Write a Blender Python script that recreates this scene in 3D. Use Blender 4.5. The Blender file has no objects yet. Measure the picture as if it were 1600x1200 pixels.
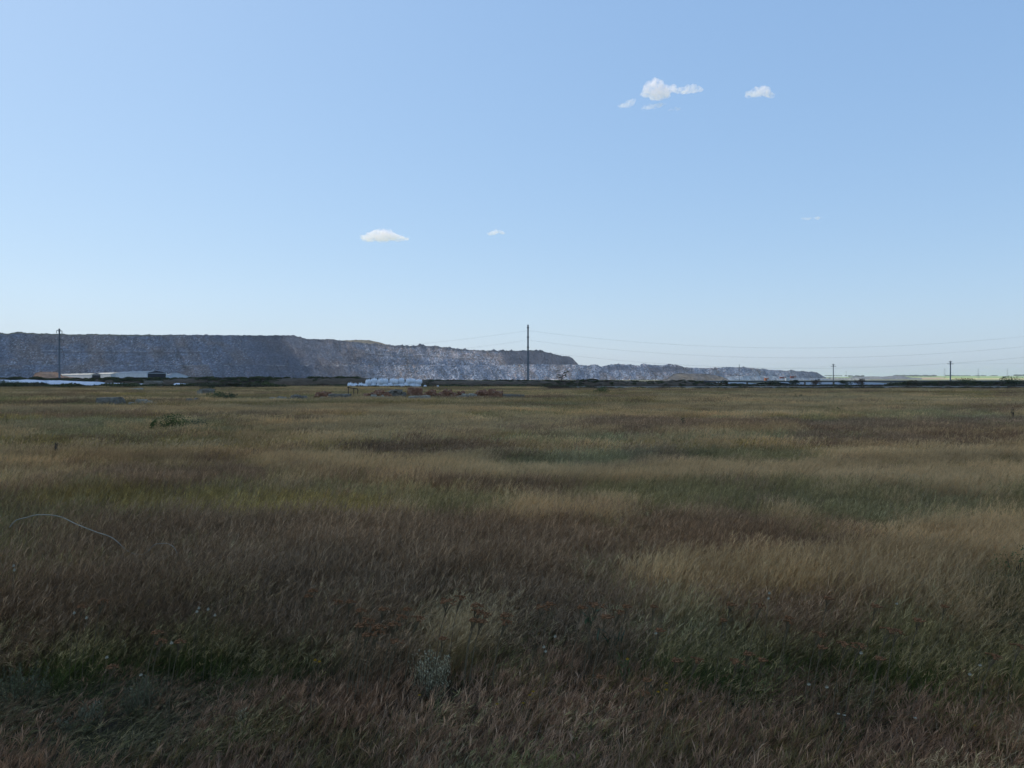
import bpy, bmesh, math, random
import numpy as np
from mathutils import Vector, Matrix, Quaternion

R = math.radians
rng = np.random.default_rng(7)
random.seed(7)
scene = bpy.context.scene
COL = scene.collection

# ------------------------------------------------------------------ camera
EYE = 1.6
HOR = 592.0
F = 1209.0
cam_d = bpy.data.cameras.new("camera")
cam_d.sensor_width = 36.0
cam_d.lens = 36.0 * F / 1600.0
cam_d.clip_start = 0.1
cam_d.clip_end = 60000
cam = bpy.data.objects.new("camera", cam_d)
COL.objects.link(cam)
cam.location = (0, 0, EYE)
cam.rotation_euler = (math.pi / 2 - math.atan((600 - HOR) / F), 0, 0)
scene.camera = cam

# ------------------------------------------------------------------ light
SUN_EL, SUN_AZ = 55.0, 300.0          # azimuth clockwise from +Y (the view direction)
sd = Vector((math.sin(R(SUN_AZ)) * math.cos(R(SUN_EL)), math.cos(R(SUN_AZ)) * math.cos(R(SUN_EL)), math.sin(R(SUN_EL))))
world = bpy.data.worlds.new("World")
scene.world = world
world.use_nodes = True
wn = world.node_tree.nodes
wl = world.node_tree.links
bg = wn["Background"]
sky = wn.new("ShaderNodeTexSky")
sky.sky_type = 'NISHITA'
sky.sun_disc = False
sky.sun_elevation = R(SUN_EL)
sky.sun_rotation = R(SUN_AZ)
sky.altitude = 200
sky.air_density = 1.0
sky.dust_density = 1.0
sky.ozone_density = 1.0
EXPO = 0.6
sp_ = wn.new("ShaderNodeSeparateColor")              # a phone's tone curve flattens the sky, channel by channel
cb_ = wn.new("ShaderNodeCombineColor")
wl.new(sky.outputs[0], sp_.inputs[0])
for k_, g_ in enumerate((0.62, 0.519, 0.38)):
    pw_ = wn.new("ShaderNodeMath"); pw_.operation = 'POWER'; pw_.inputs[1].default_value = g_
    wl.new(sp_.outputs[k_], pw_.inputs[0]); wl.new(pw_.outputs[0], cb_.inputs[k_])
hs = wn.new("ShaderNodeVectorMath")
hs.operation = 'MULTIPLY'
hs.inputs[1].default_value = tuple(c / (0.12 * 2 ** EXPO) for c in (0.214, 0.297, 0.456))
wl.new(cb_.outputs[0], hs.inputs[0])
wl.new(hs.outputs[0], bg.inputs[0])
bg.inputs[1].default_value = 0.12
sun_d = bpy.data.lights.new("sun", 'SUN')
sun_d.energy = 2.6
sun_d.angle = R(0.5)
sun_d.color = (1.0, 0.93, 0.82)
sun = bpy.data.objects.new("sun", sun_d)
COL.objects.link(sun)
sun.rotation_mode = 'QUATERNION'
sun.rotation_quaternion = sd.to_track_quat('Z', 'Y')

vs = scene.view_settings
vs.view_transform = 'Standard'
vs.look = 'None'
vs.exposure = EXPO
vs.gamma = 1.0
scene.cycles.volume_bounces = 5
scene.cycles.max_bounces = 8
scene.cycles.transparent_max_bounces = 16
scene.cycles.volume_step_rate = 0.25


# ------------------------------------------------------------------ helpers
def X(px, d):
    return (px - 800.0) / F * d


def Z(py, d):
    return EYE - (py - HOR) / F * d


def sm(x, a, b):
    t = np.clip((x - a) / (b - a), 0, 1)
    return t * t * (3 - 2 * t)


def hash2(ix, iy, seed=0):
    h = (ix.astype(np.int64) * 374761393 + iy.astype(np.int64) * 668265263 + seed * 1274126177) & 0xFFFFFFFF
    h = ((h ^ (h >> 13)) * 1274126177) & 0xFFFFFFFF
    h = (h ^ (h >> 16)) & 0xFFFFFFFF
    return h / 4294967295.0


def vnoise(x, y, seed=0):
    x = np.asarray(x, float); y = np.asarray(y, float)
    ix = np.floor(x); iy = np.floor(y)
    fx = x - ix; fy = y - iy
    fx = fx * fx * (3 - 2 * fx); fy = fy * fy * (3 - 2 * fy)
    a = hash2(ix, iy, seed); b = hash2(ix + 1, iy, seed)
    c = hash2(ix, iy + 1, seed); d = hash2(ix + 1, iy + 1, seed)
    return a + (b - a) * fx + (c - a) * fy + (a - b - c + d) * fx * fy


def fbm(x, y, oct=4, seed=0):
    s = 0; a = 0.5; t = 0
    for o in range(oct):
        s = s + a * vnoise(x * 2 ** o, y * 2 ** o, seed + o * 17)
        t += a; a *= 0.5
    return s / t


def interp(px, pts):
    xs = [p[0] for p in pts]; ys = [p[1] for p in pts]
    return np.interp(px, xs, ys)


def mesh_np(name, verts, quads, col=None, smooth=True):
    verts = np.asarray(verts, np.float32); quads = np.asarray(quads, np.int32)
    me = bpy.data.meshes.new(name)
    me.vertices.add(len(verts)); me.vertices.foreach_set("co", verts.ravel())
    n = len(quads); k = quads.shape[1]
    me.loops.add(n * k); me.loops.foreach_set("vertex_index", quads.ravel())
    me.polygons.add(n)
    me.polygons.foreach_set("loop_start", np.arange(0, n * k, k, dtype=np.int32))
    me.polygons.foreach_set("use_smooth", np.full(n, smooth))
    me.update(calc_edges=True)
    if col is not None:
        a = me.color_attributes.new("col", 'FLOAT_COLOR', 'POINT')
        c = np.ones((len(verts), 4), np.float32); c[:, :3] = col
        a.data.foreach_set("color", c.ravel())
    return me


def link(name, me, mat=None, parent=None):
    o = bpy.data.objects.new(name, me)
    COL.objects.link(o)
    if mat is not None:
        me.materials.append(mat)
    if parent is not None:
        o.parent = parent
    return o


def tag(o, label=None, cat=None, group=None, kind=None):
    if label: o['label'] = label
    if cat: o['category'] = cat
    if group: o['group'] = group
    if kind: o['kind'] = kind
    return o


def empty(name, loc, label, cat, group=None, rz=0.0):
    o = bpy.data.objects.new(name, None)
    COL.objects.link(o)
    o.location = loc
    o.rotation_euler = (0, 0, rz)
    o.empty_display_size = 0.2
    return tag(o, label, cat, group)


def copy_tree(o, parent=None):
    c = o.copy(); COL.objects.link(c); c.parent = parent
    for ch in list(o.children):
        copy_tree(ch, c)
    return c


def bm_mesh(name, bm, smooth=False):
    me = bpy.data.meshes.new(name)
    bm.normal_update()
    bm.to_mesh(me); bm.free()
    if smooth:
        me.polygons.foreach_set("use_smooth", [True] * len(me.polygons))
    return me


def add_box(bm, c, s, rz=0.0, bevel=0.0, tilt=0.0):
    m = Matrix.Translation(c) @ Matrix.Rotation(rz, 4, 'Z') @ Matrix.Rotation(tilt, 4, 'Y') @ Matrix.Diagonal((*s, 1))
    r = bmesh.ops.create_cube(bm, size=1.0, matrix=m)
    if bevel > 0:
        es = {e for v in r['verts'] for e in v.link_edges}
        bmesh.ops.bevel(bm, geom=list(es), offset=bevel, segments=1, affect='EDGES')


def add_tube(bm, pts, radii, n=8, cap=True):
    rings = []
    pts = [Vector(p) for p in pts]
    if not hasattr(radii, '__len__'): radii = [radii] * len(pts)
    for i, p in enumerate(pts):
        t = (pts[min(i + 1, len(pts) - 1)] - pts[max(i - 1, 0)]).normalized()
        a = Vector((0, 0, 1)) if abs(t.z) < 0.9 else Vector((1, 0, 0))
        u = t.cross(a).normalized(); v = t.cross(u)
        rings.append([bm.verts.new(p + radii[i] * (math.cos(2 * math.pi * k / n) * u + math.sin(2 * math.pi * k / n) * v)) for k in range(n)])
    for a, b in zip(rings, rings[1:]):
        for k in range(n):
            bm.faces.new((a[k], a[(k + 1) % n], b[(k + 1) % n], b[k]))
    if cap:
        bm.faces.new(rings[0]); bm.faces.new(rings[-1][::-1])


# ------------------------------------------------------------------ materials
def new_mat(name):
    m = bpy.data.materials.new(name); m.use_nodes = True
    return m, m.node_tree.nodes, m.node_tree.links, m.node_tree.nodes['Principled BSDF']


def noise_mat(name, c1, c2, scale=3.0, rough=0.9, bump=0.3, detail=6.0, dist=0.02, stretch=(1, 1, 1), c3=None, spec=0.25):
    m, n, l, p = new_mat(name)
    tc = n.new("ShaderNodeTexCoord"); mp = n.new("ShaderNodeMapping")
    mp.inputs['Scale'].default_value = stretch
    l.new(tc.outputs['Object'], mp.inputs[0])
    t = n.new("ShaderNodeTexNoise"); t.inputs['Scale'].default_value = scale; t.inputs['Detail'].default_value = detail
    t.inputs['Roughness'].default_value = 0.65
    l.new(mp.outputs[0], t.inputs['Vector'])
    r = n.new("ShaderNodeValToRGB")
    r.color_ramp.elements[0].position = 0.3; r.color_ramp.elements[0].color = (*c1, 1)
    r.color_ramp.elements[1].position = 0.7; r.color_ramp.elements[1].color = (*c2, 1)
    if c3:
        e = r.color_ramp.elements.new(0.5); e.color = (*c3, 1)
    l.new(t.outputs[0], r.inputs[0]); l.new(r.outputs[0], p.inputs['Base Color'])
    p.inputs['Roughness'].default_value = rough
    p.inputs['Specular IOR Level'].default_value = spec
    if bump:
        b = n.new("ShaderNodeBump"); b.inputs['Strength'].default_value = bump; b.inputs['Distance'].default_value = dist
        l.new(t.outputs[0], b.inputs['Height']); l.new(b.outputs[0], p.inputs['Normal'])
    return m


def attr_mat(name, scale=1.0, amount=0.35, rough=0.95, bump=0.0, dist=0.1, coord='Generated', spec=0.1):
    """vertex colour 'col' broken up by procedural noise"""
    m, n, l, p = new_mat(name)
    a = n.new("ShaderNodeAttribute"); a.attribute_name = "col"
    tc = n.new("ShaderNodeNewGeometry")
    t = n.new("ShaderNodeTexNoise"); t.inputs['Scale'].default_value = scale; t.inputs['Detail'].default_value = 8
    l.new(tc.outputs['Position'], t.inputs['Vector'])
    mr = n.new("ShaderNodeMapRange"); mr.inputs[1].default_value = 0.3; mr.inputs[2].default_value = 0.7
    mr.inputs[3].default_value = 1 - amount; mr.inputs[4].default_value = 1 + amount
    l.new(t.outputs[0], mr.inputs[0])
    v = n.new("ShaderNodeVectorMath"); v.operation = 'SCALE'
    l.new(a.outputs['Color'], v.inputs[0]); l.new(mr.outputs[0], v.inputs['Scale'])
    l.new(v.outputs[0], p.inputs['Base Color'])
    p.inputs['Roughness'].default_value = rough; p.inputs['Specular IOR Level'].default_value = spec
    if bump:
        b = n.new("ShaderNodeBump"); b.inputs['Strength'].default_value = bump; b.inputs['Distance'].default_value = dist
        l.new(t.outputs[0], b.inputs['Height']); l.new(b.outputs[0], p.inputs['Normal'])
    return m


def grass_mat(name, use_tint=True, trans=0.3):
    m = bpy.data.materials.new(name); m.use_nodes = True
    n = m.node_tree.nodes; l = m.node_tree.links
    n.remove(n['Principled BSDF']); out = n['Material Output']
    a = n.new("ShaderNodeAttribute"); a.attribute_name = "col"
    src = a.outputs['Color']
    if use_tint:
        ti = n.new("ShaderNodeAttribute"); ti.attribute_type = 'INSTANCER'; ti.attribute_name = "tint"
        mx = n.new("ShaderNodeVectorMath"); mx.operation = 'MULTIPLY'
        l.new(src, mx.inputs[0]); l.new(ti.outputs['Vector'], mx.inputs[1]); src = mx.outputs[0]
    d = n.new("ShaderNodeBsdfDiffuse"); t = n.new("ShaderNodeBsdfTranslucent"); g = n.new("ShaderNodeBsdfGlossy")
    g.inputs['Roughness'].default_value = 0.55; g.inputs['Color'].default_value = (1, 1, 1, 1)
    l.new(src, d.inputs['Color']); l.new(src, t.inputs['Color'])
    x = n.new("ShaderNodeMixShader"); x.inputs[0].default_value = trans
    l.new(d.outputs[0], x.inputs[1]); l.new(t.outputs[0], x.inputs[2])
    x2 = n.new("ShaderNodeMixShader"); x2.inputs[0].default_value = 0.02
    l.new(x.outputs[0], x2.inputs[1]); l.new(g.outputs[0], x2.inputs[2])
    l.new(x2.outputs[0], out.inputs['Surface'])
    return m


M_GRASS = grass_mat("grass_blades")
M_PLANT = grass_mat("plant_leaves", use_tint=False)
M_GROUND = attr_mat("steppe_ground", scale=0.6, amount=0.3, bump=0.4, dist=0.15)
M_ROCK = attr_mat("spoil_rock", scale=0.35, amount=0.35, bump=0.5, dist=1.5)
M_CONC = noise_mat("weathered_concrete", (0.11, 0.093, 0.07), (0.27, 0.235, 0.18), 6, 0.9, 0.6, 8, 0.03)
M_CONC_PALE = noise_mat("pale_concrete", (0.2, 0.175, 0.13), (0.42, 0.37, 0.28), 5, 0.9, 0.6, 8, 0.03)
M_BRICK = noise_mat("broken_red_brick", (0.14, 0.08, 0.048), (0.4, 0.3, 0.2), 4, 0.95, 0.8, 8, 0.05, c3=(0.27, 0.12, 0.065))
M_PLASTIC = noise_mat("white_woven_plastic", (0.72, 0.74, 0.78), (0.86, 0.88, 0.9), 3, 0.55, 0.5, 5, 0.05, spec=0.4)
M_SHEET = noise_mat("white_sheeting", (0.55, 0.58, 0.64), (0.78, 0.8, 0.84), 0.8, 0.6, 0.5, 6, 0.1, stretch=(1, 3, 1))
M_POLE = noise_mat("grey_concrete_pole", (0.1, 0.12, 0.14), (0.17, 0.19, 0.21), 2, 0.85, 0.2)
M_STEEL = noise_mat("dark_steel", (0.06, 0.07, 0.08), (0.12, 0.13, 0.14), 4, 0.5, 0.1, spec=0.5)
M_WIRE = noise_mat("aluminium_wire", (0.1, 0.11, 0.12), (0.16, 0.17, 0.18), 4, 0.6, 0.0)
M_CERAM = noise_mat("brown_ceramic", (0.05, 0.04, 0.035), (0.09, 0.08, 0.07), 10, 0.3, 0.0, spec=0.5)
M_ROOFW = noise_mat("pale_metal_roof", (0.6, 0.59, 0.55), (0.78, 0.76, 0.7), 0.3, 0.55, 0.1, 6, 0.05, stretch=(1, 1, 4))
M_ROOFG = noise_mat("grey_tarpaulin_roof", (0.55, 0.57, 0.6), (0.7, 0.72, 0.74), 0.3, 0.6, 0.1)
M_DARKIN = noise_mat("shed_interior_shade", (0.012, 0.013, 0.016), (0.03, 0.032, 0.04), 0.6, 0.9, 0.1)
M_WALLW = noise_mat("pale_shed_wall", (0.4, 0.42, 0.44), (0.55, 0.57, 0.58), 0.5, 0.8, 0.2)
M_RED = noise_mat("faded_red_paint", (0.22, 0.07, 0.05), (0.33, 0.13, 0.1), 1, 0.6, 0.1)
M_ORANGE = noise_mat("orange_paint", (0.4, 0.13, 0.05), (0.5, 0.18, 0.08), 1, 0.6, 0.1)
M_HOSE = noise_mat("pale_plastic_hose", (0.22, 0.2, 0.145), (0.38, 0.34, 0.26), 12, 0.5, 0.2)
M_SOIL = noise_mat("dark_soil_mat", (0.05, 0.036, 0.022), (0.12, 0.088, 0.055), 0.8, 0.95, 0.6, 8, 0.2)

# ------------------------------------------------------------------ vegetation patches
# species: 0 straw, 1 grey green, 2 mauve brown, 3 olive green, 4 golden, 5 wormwood, 6 dark weed
NSP = 7


def gd(py, h=0.38):
    return (EYE - h) * F / (py - HOR)


# px0, px1, py0, py1, species, weight  (a stand of one kind of grass in the field)
PATCH = [
    (980, 1620, 614, 640, 0, 0.5), (1330, 1560, 638, 652, 1, 2.2), (1230, 1330, 636, 650, 3, 1.2), (880, 1250, 653, 666, 2, 1.9), (1000, 1240, 664, 676, 0, 1.0),
    (0, 800, 634, 646, 0, 1.2), (0, 410, 652, 686, 1, 1.8), (400, 560, 660, 672, 0, 1.6), (560, 900, 656, 668, 0, 1.0),
    (560, 1120, 672, 690, 1, 1.6), (530, 770, 687, 701, 2, 2.3), (1120, 1620, 676, 696, 2, 1.2), (1060, 1340, 668, 690, 1, 1.1),
    (790, 1010, 700, 722, 1, 2.4), (1060, 1280, 700, 718, 3, 1.2), (650, 760, 706, 726, 0, 2.5), (380, 530, 705, 722, 0, 1.0),
    (430, 1320, 724, 748, 0, 2.0), (1300, 1620, 694, 716, 0, 1.0), (580, 880, 746, 760, 2, 2.2), (130, 420, 740, 760, 2, 1.8), (1430, 1500, 735, 762, 0, 2.2),
    (440, 900, 760, 776, 1, 1.6), (900, 1400, 750, 790, 3, 1.5), (600, 800, 774, 794, 3, 1.3), (780, 970, 780, 806, 0, 1.8), (0, 580, 772, 806, 4, 1.9),
    (1190, 1230, 795, 812, 0, 2.5), (1400, 1620, 800, 850, 0, 1.4), (960, 1190, 800, 850, 2, 1.6), (0, 960, 808, 880, 2, 1.5), (1000, 1300, 830, 856, 2, 1.6),
    (1300, 1620, 760, 800, 1, 0.8), (620, 900, 850, 900, 2, 1.4), (980, 1500, 862, 906, 0, 1.8), (1480, 1620, 880, 920, 3, 1.5),
    (250, 700, 900, 935, 5, 1.0), (650, 760, 915, 960, 0, 2.2), (0, 640, 872, 950, 2, 0.9), (740, 1010, 900, 950, 2, 0.8), (1100, 1300, 905, 940, 2, 0.8), (1480, 1620, 930, 990, 5, 1.2), (1000, 1400, 900, 960, 5, 0.4),
    (0, 460, 945, 1075, 3, 2.6), (450, 640, 950, 1075, 2, 0.9), (640, 900, 975, 1075, 3, 2.8), (700, 1000, 965, 1060, 3, 2.0), (900, 1620, 950, 1075, 3, 3.0),
]


def species_weights(x, y):
    x = np.asarray(x, float); y = np.asarray(y, float)
    w = np.zeros((NSP, len(x)))
    s = 5.0
    base = [0.66, 0.42, 0.54, 0.44, 0.34, 0.28, 0.0]
    for k in range(6):
        n = fbm(x / (s * 1.6) + 31 * k, y / s + 13 * k, 4, 50 + k)
        n2 = vnoise(x / 0.9 + 7 * k, y / 0.8 + 3 * k, 80 + k)
        w[k] = base[k] + 3.4 * (n - 0.5) + 0.75 * (n2 - 0.5)
    w[0] -= 0.45 * np.clip((8.5 - y) / 2, 0, 1)
    ex = fbm(x / 1.3, y / 1.0, 3, 91) - 0.5
    for (a, b, c, d, k, g) in PATCH:
        cy = 0.5 * (gd(c) + gd(d)); hy = abs(gd(c) - gd(d)) * 0.5 + 0.05
        px = x / np.maximum(y, 0.5) * F + 800
        ux = (px - 0.5 * (a + b)) / (0.5 * (b - a)); uy = (y - cy) / hy
        r = np.abs(ux) ** 3 + np.abs(uy) ** 2 + ex * 1.4
        w[k] += g * 1.6 * np.clip(1.5 - r, 0, 1)
    w = np.clip(w, 0.02, None) ** 2.6
    return w / w.sum(0)


# ------------------------------------------------------------------ ground
SP_COL = np.array([(0.2, 0.165, 0.105), (0.085, 0.095, 0.065), (0.13, 0.095, 0.075), (0.085, 0.085, 0.042), (0.17, 0.13, 0.065), (0.12, 0.13, 0.11), (0.05, 0.05, 0.03)])


def ground_h(x, y):
    h = (fbm(x / 9.0, y / 9.0, 3, 5) - 0.5) * 0.16 + (fbm(x / 40.0, y / 40.0, 2, 8) - 0.5) * 0.35 * np.clip(y / 60, 0, 1)
    return h


def build_ground():
    ys = np.concatenate([np.linspace(-30, 0, 8), np.linspace(0.8, 8, 37)[0:], np.geomspace(8.3, 125, 150), np.geomspace(127, 1400, 90), np.geomspace(1450, 30000, 60)])
    us = np.linspace(-1, 1, 241)
    Yg, U = np.meshgrid(ys, us, indexing='ij')
    Xg = U * (np.abs(Yg) * 1.15 + 40)
    xf, yf = Xg.ravel(), Yg.ravel()
    z = ground_h(xf, yf)
    far = np.clip((yf - 130) / 60, 0, 1)
    z = z * (1 - far)
    px = xf / np.maximum(yf, 1) * F + 800
    # far rising farmland
    top = interp(px, [(-400, 588), (1250, 589), (1320, 588.5), (1400, 588), (1480, 587.3), (1560, 587.5), (1700, 588), (2400, 588)])
    t = np.clip((yf - 1900) / 2600, 0, 1); t = t * t * (3 - 2 * t)
    z = z + t * (HOR - top) / F * 4500 * (1 + 0.25 * (fbm(xf / 900, yf / 900, 3, 77) - 0.5)) - np.clip((yf - 4700) / 10000, 0, 1) * 60
    w = species_weights(xf, yf)
    col = (w.T @ SP_COL)
    near = np.clip((yf - 25) / 60, 0, 1)[:, None]
    lit = np.array((0.055, 0.045, 0.032))
    col = lit * (1 - near) + col * near
    # beyond the field
    far = np.clip((yf - 128) / 20, 0, 1)[:, None]
    nn = fbm(xf / 60, yf / 110, 4, 9)[:, None]
    fc = np.array((0.13, 0.115, 0.07)) * (1 - nn) + np.array((0.075, 0.085, 0.045)) * nn
    col = col * (1 - far) + fc * far
    # farmland stripes far away
    ff = np.clip((yf - 1500) / 500, 0, 1)[:, None]
    k = np.floor(yf / 620 + 0.6 * np.floor(xf / 900)).astype(int)
    pal = np.array([(0.24, 0.33, 0.08), (0.36, 0.38, 0.14), (0.2, 0.29, 0.07), (0.44, 0.39, 0.18), (0.26, 0.34, 0.1)])
    fcol = pal[(k * 7) % 5]
    tanm = (((px < 1470) & (yf > 2300) & (yf < 3000)))[:, None]
    fcol = np.where(tanm, np.array((0.36, 0.25, 0.16)), fcol)
    col = col * (1 - ff) + fcol * ff
    nx = len(us); ny = len(ys)
    i = np.arange((ny - 1) * (nx - 1)); r = i // (nx - 1); c = i % (nx - 1)
    q = np.stack([r * nx + c, r * nx + c + 1, (r + 1) * nx + c + 1, (r + 1) * nx + c], 1)
    me = mesh_np("ground", np.stack([xf, yf, z], 1), q, col)
    tag(link("ground", me, M_GROUND), "dry steppe ground under the grass stretching to the horizon", kind='structure')


build_ground()


# ------------------------------------------------------------------ grass prototypes
def strands(base, h, az, lean, width, S, prof, face=None, tilt0=0.15):
    """base (N,3), returns verts (N,(S+1)*2,3) and centre lines"""
    N = len(base)
    t = np.linspace(0, 1, S + 1)[None, :]
    dx = np.cos(az)[:, None]; dy = np.sin(az)[:, None]
    hor = (tilt0 * t + (1 - tilt0) * t ** 2.0) * (lean * h)[:, None]
    zz = h[:, None] * (t - 0.28 * (lean[:, None] ** 2) * t ** 2)
    cx = base[:, 0:1] + dx * hor; cy = base[:, 1:2] + dy * hor; cz = base[:, 2:3] + zz
    if face is None: face = rng.uniform(0, math.pi, N)
    w = width[:, None] * prof(t)
    sx = np.cos(face)[:, None] * w * 0.5; sy = np.sin(face)[:, None] * w * 0.5
    V = np.empty((N, S + 1, 2, 3))
    V[:, :, 0, 0] = cx - sx; V[:, :, 1, 0] = cx + sx
    V[:, :, 0, 1] = cy - sy; V[:, :, 1, 1] = cy + sy
    V[:, :, 0, 2] = cz; V[:, :, 1, 2] = cz
    return V, np.stack([cx, cy, cz], 2)


def strip_quads(N, S):
    b = (np.arange(N) * (S + 1) * 2)[:, None]
    s = (np.arange(S) * 2)[None, :]
    a = (b + s)
    return np.stack([a, a + 1, a + 3, a + 2], 2).reshape(-1, 4)


leafp = lambda t: np.clip(1.0 - t ** 1.4 * 0.95, 0.04, 1)
culmp = lambda t: 0.45 + 0 * t
headp = lambda t: 0.25 + np.sin(np.clip(t, 0, 1) * math.pi) * 1.0

# per species: leaf base colour, leaf tip colour, head colour, blade height, number of culms, head size
SPEC = {
    0: dict(c0=(0.09, 0.075, 0.036), c1=(0.4, 0.292, 0.19), ch=(0.5, 0.375, 0.28), h=(0.22, 0.36), culm=0.6, ch_h=(0.36, 0.5), lean=0.42),
    1: dict(c0=(0.04, 0.048, 0.022), c1=(0.15, 0.155, 0.09), ch=(0.3, 0.26, 0.18), h=(0.2, 0.34), culm=0.25, ch_h=(0.32, 0.44), lean=0.34),
    2: dict(c0=(0.05, 0.042, 0.024), c1=(0.155, 0.112, 0.085), ch=(0.25, 0.172, 0.14), h=(0.2, 0.32), culm=0.6, ch_h=(0.34, 0.48), lean=0.4),
    3: dict(c0=(0.024, 0.042, 0.012), c1=(0.115, 0.15, 0.045), ch=(0.27, 0.22, 0.14), h=(0.24, 0.38), culm=0.4, ch_h=(0.34, 0.47), lean=0.5),
    4: dict(c0=(0.06, 0.048, 0.02), c1=(0.26, 0.185, 0.085), ch=(0.31, 0.235, 0.115), h=(0.24, 0.38), culm=0.45, ch_h=(0.34, 0.45), lean=0.5),
    5: dict(c0=(0.045, 0.04, 0.022), c1=(0.125, 0.115, 0.075), ch=(0.21, 0.185, 0.13), h=(0.14, 0.3), culm=0.3, ch_h=(0.26, 0.38), lean=0.3),
    6: dict(c0=(0.06, 0.045, 0.025), c1=(0.205, 0.12, 0.09), ch=(0.3, 0.185, 0.15), h=(0.05, 0.11), culm=0.35, ch_h=(0.1, 0.18), lean=0.75),
}
LOD = [dict(n=190, r=0.17, w=0.0021, S=4, hw=0.0032), dict(n=270, r=0.42, w=0.0046, S=3, hw=0.0095), dict(n=280, r=1.0, w=0.014, S=2, hw=0.02)]


def make_tuft(sp, lod):
    s = SPEC[sp]; L = LOD[lod]
    n = L['n']; S = L['S']
    if sp == 6: n = int(n * 1.25)
    c0, c1, ch = (np.array(s[k]) * np.array((1.47, 1.3, 0.82)) for k in ('c0', 'c1', 'ch'))
    c0 = c0 * 1.45
    rr = L['r'] * np.sqrt(rng.random(n)); aa = rng.uniform(0, 2 * math.pi, n)
    base = np.stack([rr * np.cos(aa), rr * np.sin(aa), np.full(n, -0.02)], 1)
    h = rng.uniform(*s['h'], n) * (1.0 - 0.25 * (rr / L['r']) ** 2) + 0.02
    az = rng.normal(0.1, 0.95, n); lean = np.abs(rng.normal(s['lean'], 0.3, n))
    stray = rng.random(n) < 0.24
    lean = np.where(rng.random(n) < 0.07, rng.uniform(0.9, 1.5, n), lean)
    az[stray] = rng.uniform(0, 2 * math.pi, stray.sum())
    w = L['w'] * rng.uniform(0.6, 1.5, n)
    vs_, qs_, cs_ = [], [], []
    off = 0

    def put(V, N, S, col):
        nonlocal off
        vs_.append(V.reshape(-1, 3)); qs_.append(strip_quads(N, S) + off); cs_.append(col.reshape(-1, 3))
        off += V.size // 3

    V, C = strands(base, h, az, lean, w, S, leafp, tilt0=0.45)
    t = np.linspace(0, 1, S + 1)[None, :, None, None]
    vary = np.where(rng.random(n) < .12, rng.uniform(1.6, 2.5, n), rng.uniform(0.4, 1.2, n))[:, None, None, None] * (1 + rng.normal(0, 0.1, (n, 1, 1, 3)))
    mixs = np.clip(rng.normal(0, 0.35, n), -0.5, 0.8)[:, None, None, None]
    tt = np.clip(t * 1.1 + mixs * 0.6, 0, 1)
    put(V, n, S, np.broadcast_to((c0 * (1 - tt) + c1 * tt) * vary, V.shape))
    m = int(n * s['culm'])
    rr = L['r'] * np.sqrt(rng.random(m)); aa = rng.uniform(0, 2 * math.pi, m)
    base = np.stack([rr * np.cos(aa), rr * np.sin(aa), np.full(m, -0.02)], 1)
    h = rng.uniform(*s['ch_h'], m); az = rng.normal(0.1, 0.65, m); lean = np.abs(rng.normal(s['lean'] * 0.8, 0.2, m))
    V, C = strands(base, h, az, lean, np.full(m, L['w'] * 0.95), S, culmp, tilt0=0.5)
    vary = rng.uniform(0.7, 1.3, m)[:, None, None, None]
    tt = np.clip(t * 1.3, 0, 1)
    put(V, m, S, np.broadcast_to((c0 * (1 - tt) + (c1 * .5 + ch * .5) * tt) * vary, V.shape))
    k = (6, 4, 2)[lod]
    tip = np.repeat(C[:, -1, :], k, 0); prev = np.repeat(C[:, -2, :], k, 0)
    N = m * k
    start = tip + (prev - tip) * rng.uniform(0.0, 0.9, (N, 1))
    hl = rng.uniform(0.02, 0.06, N) * (1.0, 1.25, 1.6)[lod]
    haz = np.repeat(az, k) + rng.normal(0, 0.9, N); hle = rng.uniform(0.3, 1.1, N)
    V, _ = strands(start, hl * 0.9, haz, hle, L['hw'] * rng.uniform(0.4, 1.0, N), 2, headp, tilt0=0.7)
    vary = np.repeat(np.where(rng.random(m) < .25, rng.uniform(1.2, 1.7, m), rng.uniform(0.5, 1.1, m)), k)[:, None, None, None]
    put(V, N, 2, np.broadcast_to(ch * vary, V.shape))
    if lod < 2:                                        # long stray stems, bent and broken
        m = (9, 8)[lod]
        rr = L['r'] * np.sqrt(rng.random(m)); aa = rng.uniform(0, 2 * math.pi, m)
        base = np.stack([rr * np.cos(aa), rr * np.sin(aa), np.full(m, -0.02)], 1)
        h = rng.uniform(.3, .6, m) * (1.0 if sp != 6 else .42)
        az = rng.normal(0.1, 1.1, m)
        V, C = strands(base, h, az, rng.uniform(.25, 1.35, m), np.full(m, L['w'] * 0.85), S, lambda t: 0.8 - .45 * t, tilt0=0.6)
        vary = rng.uniform(0.6, 1.5, m)[:, None, None, None]
        put(V, m, S, np.broadcast_to(np.array((0.42, 0.32, 0.2)) * vary * (.45 + .55 * t), V.shape))
    cc = np.clip(np.concatenate(cs_), 0.005, None)
    cc = cc / np.maximum(1, cc.max(1, keepdims=True) / 0.66)
    me = mesh_np("grass_tuft", np.concatenate(vs_), np.concatenate(qs_), cc)
    me.materials.append(M_GRASS)
    return me


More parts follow.
